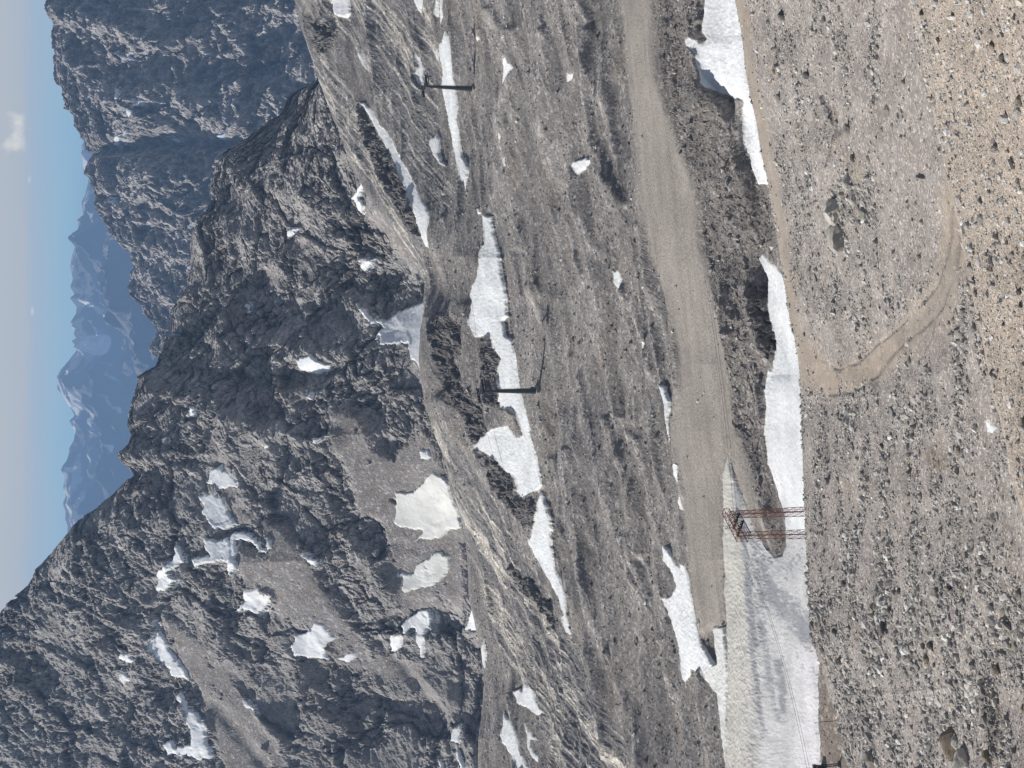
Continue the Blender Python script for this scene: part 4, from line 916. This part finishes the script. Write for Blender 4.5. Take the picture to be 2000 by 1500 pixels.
def boulder(data, X_, Y_, wpx, hpx, label, seed, rot=0, dims=None, cols=(.25, .235, .22), group=None, sink=.3):
    p, r = ground_lookup(data, X_+hpx*.4, Y_)
    w = wpx*r/F_PX/2*1.35; hh = hpx*r/F_PX/2*1.35
    d = dims or (w*1.0, w*.8, max(hh*1.15, w*.45))
    V, F, c = boulder_mesh(seed, d, cols=cols)
    o = mesh_raw('boulder', V, F, M_STONE, c)
    o.location = (p[0], p[1], p[2]+d[2]*(.55-sink)); o.rotation_euler = (rng.uniform(-.15, .15), rng.uniform(-.15, .15), rot)
    o['label'] = label; o['category'] = 'boulder'; o['group'] = group or 'boulders on the gravel slope'
    return o
G1 = (.42, .40, .36); DK = (.12, .115, .105); BR = (.20, .165, .125)
BL = [(FGD,1620,412,62,38,'largest pale cracked boulder, upper half of the split pair',G1), (FGD,1626,468,60,34,'largest grey boulder, rounded lower half of the split pair',(.36,.345,.31)),
 (FGD,1846,1448,62,30,'big brown angular boulder with a deep shadow near the picture corner',BR), (FGD,1868,1488,45,30,'rounded grey boulder cut by the picture edge beside the big brown one',G1),
 (FGD,1862,1447,22,18,'pale block leaning against the big brown boulder',(.3,.3,.28)), (FGD,1697,1484,34,24,'grey boulder with a dark side at the picture edge',(.22,.2,.17)),
 (FGD,1525,28,20,13,'dark block near the far edge of the gravel slope, topmost',DK), (FGD,1571,146,15,12,'dark cube shaped block below the wide snow patch',DK), (FGD,1508,140,11,10,'yellowish round stone near the gravel edge',(.42,.38,.27)),
 (FGD,1516,188,16,12,'grey block close to the gravel edge',(.2,.19,.18)), (FGD,1656,252,20,14,'dark boulder with deep shadow at the head of the yellow patch',(.2,.19,.18)), (FGD,1667,308,18,12,'dark boulder in the middle of the yellow patch',DK),
 (FGD,1660,355,30,16,'pale boulder at the top of the light rubble heap',G1), (FGD,1668,388,26,16,'pale boulder above the light rubble, next to the split pair',G1), (FGD,1687,418,30,14,'greenish grey boulder with a hole of shadow in the rubble',(.22,.22,.19)),
 (FGD,1795,435,15,10,'grey stone beside the start of the wheel track',G1), (FGD,1728,215,24,9,'narrow grey boulder in the upper gravel',(.22,.21,.2)),
 (FGD,1634,1290,16,13,'brown stone standing near the gravel edge',DK), (FGD,1630,1234,12,9,'small dark stone near the gravel edge',DK), (FGD,1721,1226,28,14,'dark lens shaped boulder in the pale rubble',(.13,.125,.115)),
 (FGD,1731,1194,14,11,'round grey stone above the lens shaped boulder',(.2,.19,.175)), (FGD,1818,1262,18,13,'dark boulder, upper of a close pair',DK), (FGD,1811,1286,17,12,'brown boulder, lower of a close pair',BR),
 (FGD,1830,1165,32,12,'long pale slab with a dark edge',(.33,.31,.28)), (FGD,1857,1150,14,14,'dark stone beside the long pale slab',DK), (FGD,1793,1300,22,11,'grey leaning block in the rubble',(.24,.23,.21)),
 (FGD,1937,1311,22,20,'brown boulder at the head of the low rock step',BR), (FGD,1893,1300,16,14,'grey round boulder above the low rock step',(.22,.21,.2)), (FGD,1940,1372,16,14,'pale stone on the low rock step',G1),
 (FGD,1935,1475,22,20,'brown block below the low rock step',BR), (FGD,1991,1385,20,16,'brown boulder at the picture edge beyond the rock step',BR), (FGD,1857,1382,18,14,'pale block with dark side in the rubble',G1),
 (FGD,1650,1140,12,9,'dark stone in the rubble under the dirty snowfield',DK), (FGD,1749,1155,12,10,'round dark stone in the lower rubble',DK), (FGD,1872,878,14,10,'brown stone above the rust coloured patch',BR), (FGD,1724,870,12,9,'small dark stone in the middle of the gravel slope',DK),
 (FGD,1593,907,11,9,'dark stone near the gravel edge opposite the red gantry',DK), (FGD,1617,940,13,11,'grey stone near the gravel edge beside the red gantry',(.2,.19,.18)), (FGD,1684,926,14,11,'grey block on the gravel slope below the red gantry',(.2,.19,.18)),
 (FGD,1920,730,12,10,'brownish stone just above the beige gravel edge',BR), (FGD,1982,935,16,11,'dark stone where the beige gravel edge leaves the picture',DK),
 (NEAR,1942,295,20,16,'large pale boulder with a dark side on the beige slope',(.36,.33,.3)), (NEAR,1955,112,18,13,'dark angular boulder high on the beige slope',DK), (NEAR,1797,24,14,11,'dark block beside the beige gravel edge',DK), (NEAR,1856,182,10,9,'small dark cube on the beige slope',DK),
 (NEAR,1985,200,24,16,'grey boulder with deep shadow near the picture edge',(.25,.23,.2)), (NEAR,1936,88,16,10,'brown tilted stone on the beige slope',BR), (NEAR,1831,77,10,9,'reddish stone near the beige gravel edge',(.25,.17,.12)), (NEAR,1933,523,15,13,'brown boulder in the middle of the beige slope',BR),
 (NEAR,1988,570,14,12,'dark stone at the picture edge on the beige slope',DK), (NEAR,1990,595,12,10,'second dark stone at the picture edge on the beige slope',DK), (NEAR,1957,633,10,8,'small black stone on the beige slope',DK), (NEAR,1995,826,20,14,'grey boulder at the picture edge low on the beige slope',(.25,.23,.2)),
 (NEAR,1811,166,9,8,'white stone exactly on the beige gravel edge',(.6,.57,.5))]
for k, (dt, X_, Y_, wp, hp, lab, colr) in enumerate(BL):
    boulder(dt, X_, Y_, wp, hp, lab, 100+k, rot=rng.uniform(-.35, .35), cols=colr, group='boulders on the beige slope' if dt is NEAR else None, dims=None)
# more loose blocks which nothing tells apart
protos = []
for k in range(8):
    V, F, c = boulder_mesh(500+k, (1, .8, .6), sub=2, cols=[(.24,.22,.2), (.3,.28,.25), (.17,.16,.15)][k % 3])
    protos.append((V, F, c))
first = {}
pos, cc, szm = scatter_points(FGD, 190, 60, 235, (1450, 1990))
for k, p in enumerate(pos):
    i = k % 8; sz = min(.22+.12*rng.pareto(3), .6)*(.7+.5*float(szm[k]))
    if i not in first: first[i] = mesh_raw('block', protos[i][0], protos[i][1], M_STONE, protos[i][2]); o = first[i]
    else: o = first[i].copy(); COL.objects.link(o)
    o.location = p+np.array([0, 0, sz*.2]); o.scale = (sz, sz, sz*.9); o.rotation_euler = (rng.uniform(-.3, .3), rng.uniform(-.3, .3), rng.uniform(0, 6.3))
    o['label'] = 'loose grey block among the rubble of the gravel slope'; o['category'] = 'rock'; o['group'] = 'loose blocks on the gravel slope'

# ------------------------------------------------------------------ steel structures
class MB:
    def __init__(s): s.v = []; s.f = []
    def add(s, V, F):
        b = len(s.v); s.v += [tuple(map(float, p)) for p in V]; s.f += [tuple(i+b for i in q) for q in F]
    def box(s, c, d, R=None):
        P = np.array([(x_, y_, z_) for x_ in (-.5, .5) for y_ in (-.5, .5) for z_ in (-.5, .5)])*np.array(d)
        if R is not None: P = P@np.array(R).T
        s.add(P+np.array(c), [(0,1,3,2),(4,6,7,5),(0,4,5,1),(2,3,7,6),(0,2,6,4),(1,5,7,3)])
    def tube(s, a, b, ra, rb=None, n=8, cap=True):
        a = np.array(a, float); b = np.array(b, float); rb = ra if rb is None else rb
        d = b-a; d /= np.linalg.norm(d); u = np.cross(d, [0, 0, 1] if abs(d[2]) < .9 else [1, 0, 0]); u /= np.linalg.norm(u); w_ = np.cross(d, u)
        V = []
        for P, r_ in ((a, ra), (b, rb)):
            for k in range(n):
                t = 2*math.pi*(k+.5)/n; V.append(P+r_*(math.cos(t)*u+math.sin(t)*w_))
        F = [(k, (k+1) % n, n+(k+1) % n, n+k) for k in range(n)]
        if cap: F += [tuple(range(n-1, -1, -1)), tuple(range(n, 2*n))]
        s.add(V, F)
    def build(s, name, mat, parent=None, bev=0):
        me = bpy.data.meshes.new(name); me.from_pydata(s.v, [], s.f); me.update(); me.materials.append(mat)
        o = bpy.data.objects.new(name, me); COL.objects.link(o); o.parent = parent
        if bev:
            m = o.modifiers.new('bevel', 'BEVEL'); m.width = bev; m.segments = 2
        return o
def empty(name, loc, rz, label, cat, group=None):
    o = bpy.data.objects.new(name, None); COL.objects.link(o); o.location = loc; o.rotation_euler = (0, 0, rz)
    o['label'] = label; o['category'] = cat
    if group: o['group'] = group
    return o

def lattice_leg(mb, p0, p1, w0, w1, n, t=.045):
    """square lattice column from p0 to p1"""
    p0 = np.array(p0, float); p1 = np.array(p1, float)
    cs = [(-1, -1), (1, -1), (1, 1), (-1, 1)]
    def P(k, i): f = k/n; w_ = (w0+(w1-w0)*f)/2; c = p0+(p1-p0)*f; return c+np.array([cs[i % 4][0]*w_, cs[i % 4][1]*w_, 0])
    for i in range(4): mb.tube(P(0, i), P(n, i), t*1.3, n=6)
    for k in range(n+1):
        for i in range(4): mb.tube(P(k, i), P(k, i+1), t*.7, n=4)
    for k in range(n):
        for i in range(4):
            mb.tube(P(k, i), P(k+1, i+1), t*.6, n=4); mb.tube(P(k, i+1), P(k+1, i), t*.6, n=4)

# red lattice gantry of the ski lift
pA = at(1572, 1001, 228.0); pB = at(1572, 1042, 224.0)
gz = -119.6
gdir = pB-pA; gdir[2] = 0; span = np.linalg.norm(gdir); ang = math.atan2(gdir[1], gdir[0])
mid_ = (pA+pB)/2; topz = float(at(1424, 1001, 228.0)[2]); H = topz-gz
gan = empty('lift_gantry', (mid_[0], mid_[1], gz), ang, 'rusty red lattice gantry with two legs standing in front of the snow strip', 'lift tower')
for sgn in (-1, 1):
    mb = MB(); lattice_leg(mb, (sgn*(span/2+.25), 0, 0), (sgn*span/2, 0, H-.3), 1.15, .8, 10, .04); mb.build('leg', M_RED, gan)
    mb = MB(); mb.box((sgn*(span/2+.25), 0, .0), (2.1, 2.1, .7)); mb.build('footing', M_CONC, gan, .05)
mb = MB()
hw, hh2, nb = .55, 1.0, 8
ends = (-span/2-.9, span/2+.9)
def Q(k, i):
    f = ends[0]+(ends[1]-ends[0])*k/nb; c4 = [(-hw, 0), (hw, 0), (hw, hh2), (-hw, hh2)][i % 4]; return np.array([f, c4[0], H-.2+c4[1]])
for i in range(4): mb.tube(Q(0, i), Q(nb, i), .06, n=6)
for k in range(nb+1):
    for i in range(4): mb.tube(Q(k, i), Q(k, i+1), .035, n=4)
for k in range(nb):
    for i in range(4): mb.tube(Q(k, i) if k % 2 else Q(k, i+1), Q(k+1, i+1) if k % 2 else Q(k+1, i), .03, n=4)
mb.build('cross_truss', M_RED, gan)
mb = MB()   # walkway hanging below the truss
for yy in (-1.0, 1.0):
    mb.box((0, yy, H-1.35), (span+1.2, .08, .12)); mb.tube((-span/2-.5, yy, H-.35), (span/2+.5, yy, H-.35), .03, n=5)
    for k in range(6):
        xx = -span/2-.5+(span+1.0)*k/5; mb.tube((xx, yy, H-1.35), (xx, yy, H-.35), .025, n=4)
for k in range(14): mb.box((-span/2-.5+(span+1.0)*k/13, 0, H-1.33), (.12, 2.0, .04))
mb.build('walkway', M_DARK, gan)
for sx in (-.95, .95):
    mb = MB(); mb.box((sx, 0, H-.75), (.14, 3.4, .2)); mb.box((sx, 0, H-.45), (.12, .3, .6)); o = mb.build('roller_beam', M_DARK, gan)
    for k in range(6):
        mb2 = MB(); mb2.tube((sx-.09, -1.5+.6*k, H-.62), (sx+.09, -1.5+.6*k, H-.62), .24, n=14); mb2.build('roller', M_DARK, o)
mb = MB(); mb.tube((.2, 0, H+.8), (.2, 0, H+2.3), .05, n=6); mb.tube((.75, 0, H+.8), (.75, 0, H+2.1), .05, n=6); mb.tube((.2, 0, H+1.5), (.75, 0, H+1.5), .04, n=5); mb.build('lifting_frame', M_DARK, gan)
mb = MB()
for sgn in (-.2, .2): mb.tube((-span/2-.6+0, sgn, .3), (-span/2-.6, sgn, H-.6), .025, n=4)
for k in range(40): mb.tube((-span/2-.6, -.2, .5+k*.36), (-span/2-.6, .2, .5+k*.36), .018, n=4)
mb.build('ladder', M_RED, gan)

# round steel towers of the chairlift
def lift_tower(base, Ht, ang, label):
    t = empty('chairlift_tower', tuple(base), ang, label, 'lift tower', 'chairlift towers on the moraine')
    mb = MB(); mb.box((0, 0, .15), (2.6, 2.6, 1.5)); mb.build('footing', M_CONC, t, .08)
    mb = MB(); mb.tube((0, 0, .8), (0, 0, Ht*.36), .88, .74, 16); mb.tube((0, 0, Ht*.36), (0, 0, Ht*.70), .70, .56, 16); mb.tube((0, 0, Ht*.70), (0, 0, Ht), .52, .42, 16)
    for zz in (.9, Ht*.36, Ht*.70): mb.tube((0, 0, zz-.07), (0, 0, zz+.07), .98 if zz < 1 else .84 if zz < Ht*.5 else .66, n=16)
    mb.build('pole', M_POLE, t)
    mb = MB()
    for sg in (-.2, .2): mb.tube((1.02, sg, 1.2), (.66, sg, Ht-.3), .03, n=4)
    for k in range(int((Ht-2)/.4)):
        f = k/((Ht-2)/.4); mb.tube((1.02-.36*f, -.2, 1.4+k*.4), (1.02-.36*f, .2, 1.4+k*.4), .02, n=4)
    mb.build('ladder', M_DARK, t)
    mb = MB(); mb.box((1.35, .9, 1.3), (.9, .7, 1.2)); mb.build('control_box', M_POLE, t, .03)
    mb = MB(); mb.box((0, 0, Ht+.1), (.5, 6.4, .6)); mb.box((0, 0, Ht-.35), (.2, 3.0, .3)); mb.build('crossarm', M_DARK, t, .02)
    for sy in (-2.9, 2.9):
        mb = MB(); mb.box((0, sy, Ht-.15), (4.8, .2, .38)); mb.box((0, sy, Ht+.05), (.6, .3, .7)); bm_ = mb.build('sheave_beam', M_DARK, t)
        for k in range(6):
            m2 = MB(); m2.tube((-2.1+.84*k, sy-.09, Ht+.16), (-2.1+.84*k, sy+.09, Ht+.16), .34, n=14); m2.build('sheave', M_DARK, bm_)
        mb = MB(); yy = sy+(.55 if sy > 0 else -.55)
        mb.box((0, yy, Ht-.55), (5.0, .9, .08))
        for xx in (-2.1, -.7, .7, 2.1): mb.tube((xx, yy+(.33 if sy > 0 else -.33), Ht-.55), (xx, yy+(.33 if sy > 0 else -.33), Ht+.5), .025, n=4)
        mb.tube((-2.1, yy+(.33 if sy > 0 else -.33), Ht+.5), (2.1, yy+(.33 if sy > 0 else -.33), Ht+.5), .045, n=4)
        mb.build('platform', M_DARK, t)
    mb = MB()
    for sy in (-1.5, 1.5):
        mb.tube((0, sy, Ht+.3), (0, sy, Ht+1.9), .11, n=6)
    mb.tube((0, -2.4, Ht+1.9), (0, 2.4, Ht+1.9), .11, n=6); mb.build('lifting_frame', M_DARK, t)
    mb = MB(); mb.box((0, -.5, Ht*.92), (.05, .5, .5)); mb.build('number_plate', M_PALE, t)
    return t
def tower_base(X_, Y_):
    p, r = ground_lookup(BENCH, X_, Y_); return p, r
tA, rA = tower_base(1050, 764); tB, rB = tower_base(919, 174)
hA = rA*((float(direction(938, 770)[1]))-float(direction(1050, 764)[1])); hB = rB*((float(direction(822, 171)[1]))-float(direction(919, 174)[1]))
print('tower', tA, rA, hA, tB, rB, hB)
ca = math.atan2(tB[1]-tA[1], tB[0]-tA[0])
lift_tower(tA, hA, ca, 'nearer dark chairlift tower standing in front of the winding snowfield')
lift_tower(tB, hB, ca, 'farther dark chairlift tower standing in front of the long narrow snow strip')

def cable(name, pts, rad, label, group):
    mb = MB()
    for a, b in zip(pts[:-1], pts[1:]): mb.tube(a, b, rad, n=6, cap=False)
    o = mb.build(name, M_CABLE); o['label'] = label; o['category'] = 'cable'; o['group'] = group; return o
def span_pts(a, b, sag, n=16):
    a = np.array(a); b = np.array(b); return [a+(b-a)*k/n-np.array([0, 0, sag*4*(k/n)*(1-k/n)]) for k in range(n+1)]
d_ = np.array([math.cos(ca), math.sin(ca), 0]); p_ = np.array([-math.sin(ca), math.cos(ca), 0])
for sy, lab in ((-2.9, 'chairlift haul rope on the near side of the two towers'), (2.9, 'chairlift haul rope on the far side of the two towers')):
    a = tA+p_*sy+np.array([0, 0, hA+.42]); b = tB+p_*sy+np.array([0, 0, hB+.42])
    dn = a-d_*110+np.array([0, 0, -9.0]); up = b+d_*140+np.array([0, 0, 8.0])
    cable('haul_rope', span_pts(dn, a, .8)+span_pts(a, b, 2.5)[1:]+span_pts(b, up, 1.5)[1:], .03, lab, 'chairlift haul ropes')
gd = np.array([math.cos(ang), math.sin(ang), 0]); gp = np.array([-math.sin(ang), math.cos(ang), 0])
far_end = at(1335, 330, 318.0); near_end = at(1580, 1510, 214.0)
for sx, lab in ((-.95, 'ski lift cable over the gantry rollers, upper of the pair'), (.95, 'ski lift cable over the gantry rollers, lower of the pair')):
    g0 = np.array([mid_[0], mid_[1], gz])+gd*sx+np.array([0, 0, H-.3])
    off = gd*sx*.9
    cable('lift_cable', span_pts(near_end+off, g0, 1.2)+span_pts(g0, far_end+off, 1.5)[1:], .022, lab, 'ski lift cables over the dirty snowfield')

# thin poles on the gravel bank
p, r = ground_lookup(BENCH, 1640, 1407); hp = r*(float(direction(1588, 1407)[1])-float(direction(1640, 1407)[1]))
t = empty('marker_pole', tuple(p), 0, 'thin bare metal pole on the brown bank beside the dirty snowfield', 'pole')
mb = MB(); mb.tube((0, 0, -.3), (0, 0, hp), .05, .035, 8); mb.build('pole', M_DARK, t)
mb = MB(); mb.tube((0, 0, -.2), (0, 0, .25), .16, .12, 10); mb.build('base', M_DARK, t)
p, r = ground_lookup(BENCH, 1642, 1493); hp = r*(float(direction(1592, 1493)[1])-float(direction(1642, 1493)[1]))
t = empty('snow_gun_mast', tuple(p), 0, 'short lattice mast with a dark round head at the picture edge', 'mast')
mb = MB(); lattice_leg(mb, (0, 0, 0), (0, 0, hp-.2), .34, .28, 12, .022); mb.build('lattice_column', M_DARK, t)
mb = MB(); mb.tube((-.32, 0, hp), (.32, 0, hp), .28, .34, 14); mb.build('head', M_DARK, t)
mb = MB(); mb.box((0, 0, .02), (.9, .9, .3)); mb.build('base_plate', M_DARK, t, .03)
p, r = ground_lookup(BENCH, 1606, 1503)
t = empty('equipment_box', tuple(p), .3, 'dark equipment box on the brown bank behind the short mast', 'box')
mb = MB(); mb.box((0, 0, .6), (1.6, 1.2, 1.2)); mb.build('housing', M_DARK, t, .04)
mb = MB(); mb.box((0, 0, 1.24), (1.75, 1.35, .08)); mb.build('lid', M_POLE, t, .02)

# ------------------------------------------------------------------ light, sky, camera
SUN_EL, SUN_AZ = 35.0, 26.0          # sun stands beyond and to the left: azimuth above -x toward +y
sd_ = np.array([-math.cos(math.radians(SUN_AZ))*math.cos(math.radians(SUN_EL)), math.sin(math.radians(SUN_AZ))*math.cos(math.radians(SUN_EL)), math.sin(math.radians(SUN_EL))])
ld = bpy.data.lights.new('sun', 'SUN'); ld.energy = 5.3; ld.angle = math.radians(.53); ld.color = (1, .955, .89)
lo = bpy.data.objects.new('sun', ld); COL.objects.link(lo)
from mathutils import Vector, Matrix
lo.rotation_euler = Vector(sd_).to_track_quat('Z', 'Y').to_euler()
w = bpy.data.worlds.new('World'); sc.world = w; w.use_nodes = True; nt = w.node_tree; nt.nodes.clear(); L = nt.links
sky = nd(nt, 'ShaderNodeTexSky', sky_type='NISHITA'); sky.sun_disc = False; sky.sun_elevation = math.radians(SUN_EL)
sky.sun_rotation = math.atan2(sd_[0], sd_[1]); sky.altitude = 2800; sky.air_density = 1.0; sky.dust_density = .6
bg = nd(nt, 'ShaderNodeBackground'); bg.inputs[1].default_value = .11
hs = nd(nt, 'ShaderNodeHueSaturation'); hs.inputs['Saturation'].default_value = .55; L.new(sky.outputs[0], hs.inputs['Color']); L.new(hs.outputs[0], bg.inputs[0])
# band of haze, blue air and veil cloud above the horizon
tc = nd(nt, 'ShaderNodeTexCoord'); sx = nd(nt, 'ShaderNodeSeparateXYZ'); L.new(tc.outputs['Generated'], sx.inputs[0])
nz = nd(nt, 'ShaderNodeTexNoise'); nz.inputs['Scale'].default_value = 14; nz.inputs['Detail'].default_value = 5; nz.inputs['Roughness'].default_value = .55
mpv = nd(nt, 'ShaderNodeVectorMath', operation='MULTIPLY'); mpv.inputs[1].default_value = (1, 1, 5); L.new(tc.outputs['Generated'], mpv.inputs[0]); L.new(mpv.outputs[0], nz.inputs['Vector'])
wob = nd(nt, 'ShaderNodeMath', operation='MULTIPLY_ADD'); wob.inputs[1].default_value = .016; L.new(nz.outputs['Fac'], wob.inputs[0]); L.new(sx.outputs['Z'], wob.inputs[2])
ramp = nd(nt, 'ShaderNodeValToRGB'); mr = nd(nt, 'ShaderNodeMapRange'); mr.inputs['From Min'].default_value = -.03; mr.inputs['From Max'].default_value = .12
L.new(wob.outputs[0], mr.inputs['Value']); L.new(mr.outputs[0], ramp.inputs[0])
el = ramp.color_ramp.elements
def rp(zv): return (zv+.008+.03)/.15
cols_ = [(-.02, (.22, .36, .53)), (.003, (.27, .45, .63)), (.016, (.31, .46, .62)), (.026, (.35, .46, .60)), (.034, (.41, .475, .57)), (.055, (.45, .50, .575)), (.08, (.45, .50, .575))]
el[0].position = rp(cols_[0][0]); el[0].color = (*cols_[0][1], 1); el[1].position = rp(cols_[-1][0]); el[1].color = (*cols_[-1][1], 1)
for zv, cv in cols_[1:-1]:
    e = el.new(rp(zv)); e.color = (*cv, 1)
# small cumulus patches standing above the range
cur = ramp.outputs[0]
div = nd(nt, 'ShaderNodeMath', operation='DIVIDE'); L.new(sx.outputs['X'], div.inputs[0]); L.new(sx.outputs['Y'], div.inputs[1])
dvz = nd(nt, 'ShaderNodeMath', operation='DIVIDE'); L.new(sx.outputs['Z'], dvz.inputs[0]); L.new(sx.outputs['Y'], dvz.inputs[1])
n3 = nd(nt, 'ShaderNodeTexNoise'); n3.inputs['Scale'].default_value = 90; n3.inputs['Detail'].default_value = 5; L.new(tc.outputs['Generated'], n3.inputs['Vector'])
for (X_, Y_, ww, hh_, am) in [(30, 262, .013, .006, .9), (38, 240, .008, .005, .7), (16, 284, .008, .004, .6), (57, 352, .003, .0015, .35), (63, 608, .003, .0012, .4)]:
    az_, te_ = direction(X_, Y_); cx_ = math.tan(float(az_)); cz_ = float(te_)/math.cos(float(az_))
    a1 = nd(nt, 'ShaderNodeMath', operation='SUBTRACT'); a1.inputs[1].default_value = cx_; L.new(div.outputs[0], a1.inputs[0])
    a2 = nd(nt, 'ShaderNodeMath', operation='DIVIDE'); a2.inputs[1].default_value = ww; L.new(a1.outputs[0], a2.inputs[0])
    b1 = nd(nt, 'ShaderNodeMath', operation='SUBTRACT'); b1.inputs[1].default_value = cz_; L.new(dvz.outputs[0], b1.inputs[0])
    b2 = nd(nt, 'ShaderNodeMath', operation='DIVIDE'); b2.inputs[1].default_value = hh_; L.new(b1.outputs[0], b2.inputs[0])
    cmb = nd(nt, 'ShaderNodeCombineXYZ'); L.new(a2.outputs[0], cmb.inputs[0]); L.new(b2.outputs[0], cmb.inputs[1])
    ln = nd(nt, 'ShaderNodeVectorMath', operation='LENGTH'); L.new(cmb.outputs[0], ln.inputs[0])
    ad = nd(nt, 'ShaderNodeMath', operation='MULTIPLY_ADD'); ad.inputs[1].default_value = 2.6; L.new(n3.outputs['Fac'], ad.inputs[0])
    ng = nd(nt, 'ShaderNodeMath', operation='MULTIPLY'); ng.inputs[1].default_value = -1; L.new(ln.outputs['Value'], ng.inputs[0]); L.new(ng.outputs[0], ad.inputs[2])
    m3 = nd(nt, 'ShaderNodeMapRange', interpolation_type='SMOOTHSTEP'); m3.inputs['From Min'].default_value = .15; m3.inputs['From Max'].default_value = 1.5; m3.inputs['To Max'].default_value = am
    L.new(ad.outputs[0], m3.inputs['Value'])
    mx = nd(nt, 'ShaderNodeMix', data_type='RGBA'); L.new(m3.outputs[0], mx.inputs[0]); L.new(cur, mx.inputs[6]); mx.inputs[7].default_value = (.70, .71, .70, 1); cur = mx.outputs[2]
bg2 = nd(nt, 'ShaderNodeBackground'); bg2.inputs[1].default_value = 1.0; L.new(cur, bg2.inputs[0])
mf = nd(nt, 'ShaderNodeMapRange', interpolation_type='SMOOTHSTEP'); mf.inputs['From Min'].default_value = .09; mf.inputs['From Max'].default_value = .22; L.new(sx.outputs['Z'], mf.inputs['Value'])
ms = nd(nt, 'ShaderNodeMixShader'); L.new(mf.outputs[0], ms.inputs[0]); L.new(bg2.outputs[0], ms.inputs[1]); L.new(bg.outputs[0], ms.inputs[2])
wo = nd(nt, 'ShaderNodeOutputWorld'); L.new(ms.outputs[0], wo.inputs[0])

cd_ = bpy.data.cameras.new('camera'); cam = bpy.data.objects.new('camera', cd_); COL.objects.link(cam); sc.camera = cam
cd_.sensor_fit = 'HORIZONTAL'; cd_.sensor_width = 36; cd_.lens = 36*F_PX/2000; cd_.clip_start = .5; cd_.clip_end = 200000
Rm = Matrix(((-Uv[0], 1, -Fv[0]), (-Uv[1], 0, -Fv[1]), (-Uv[2], 0, -Fv[2])))
cam.matrix_world = Rm.to_4x4()
sc.view_settings.view_transform = 'Standard'; sc.view_settings.look = 'None'; sc.view_settings.exposure = 0
sc.render.resolution_x = 1024; sc.render.resolution_y = 768
print('done', time.time()-T0)
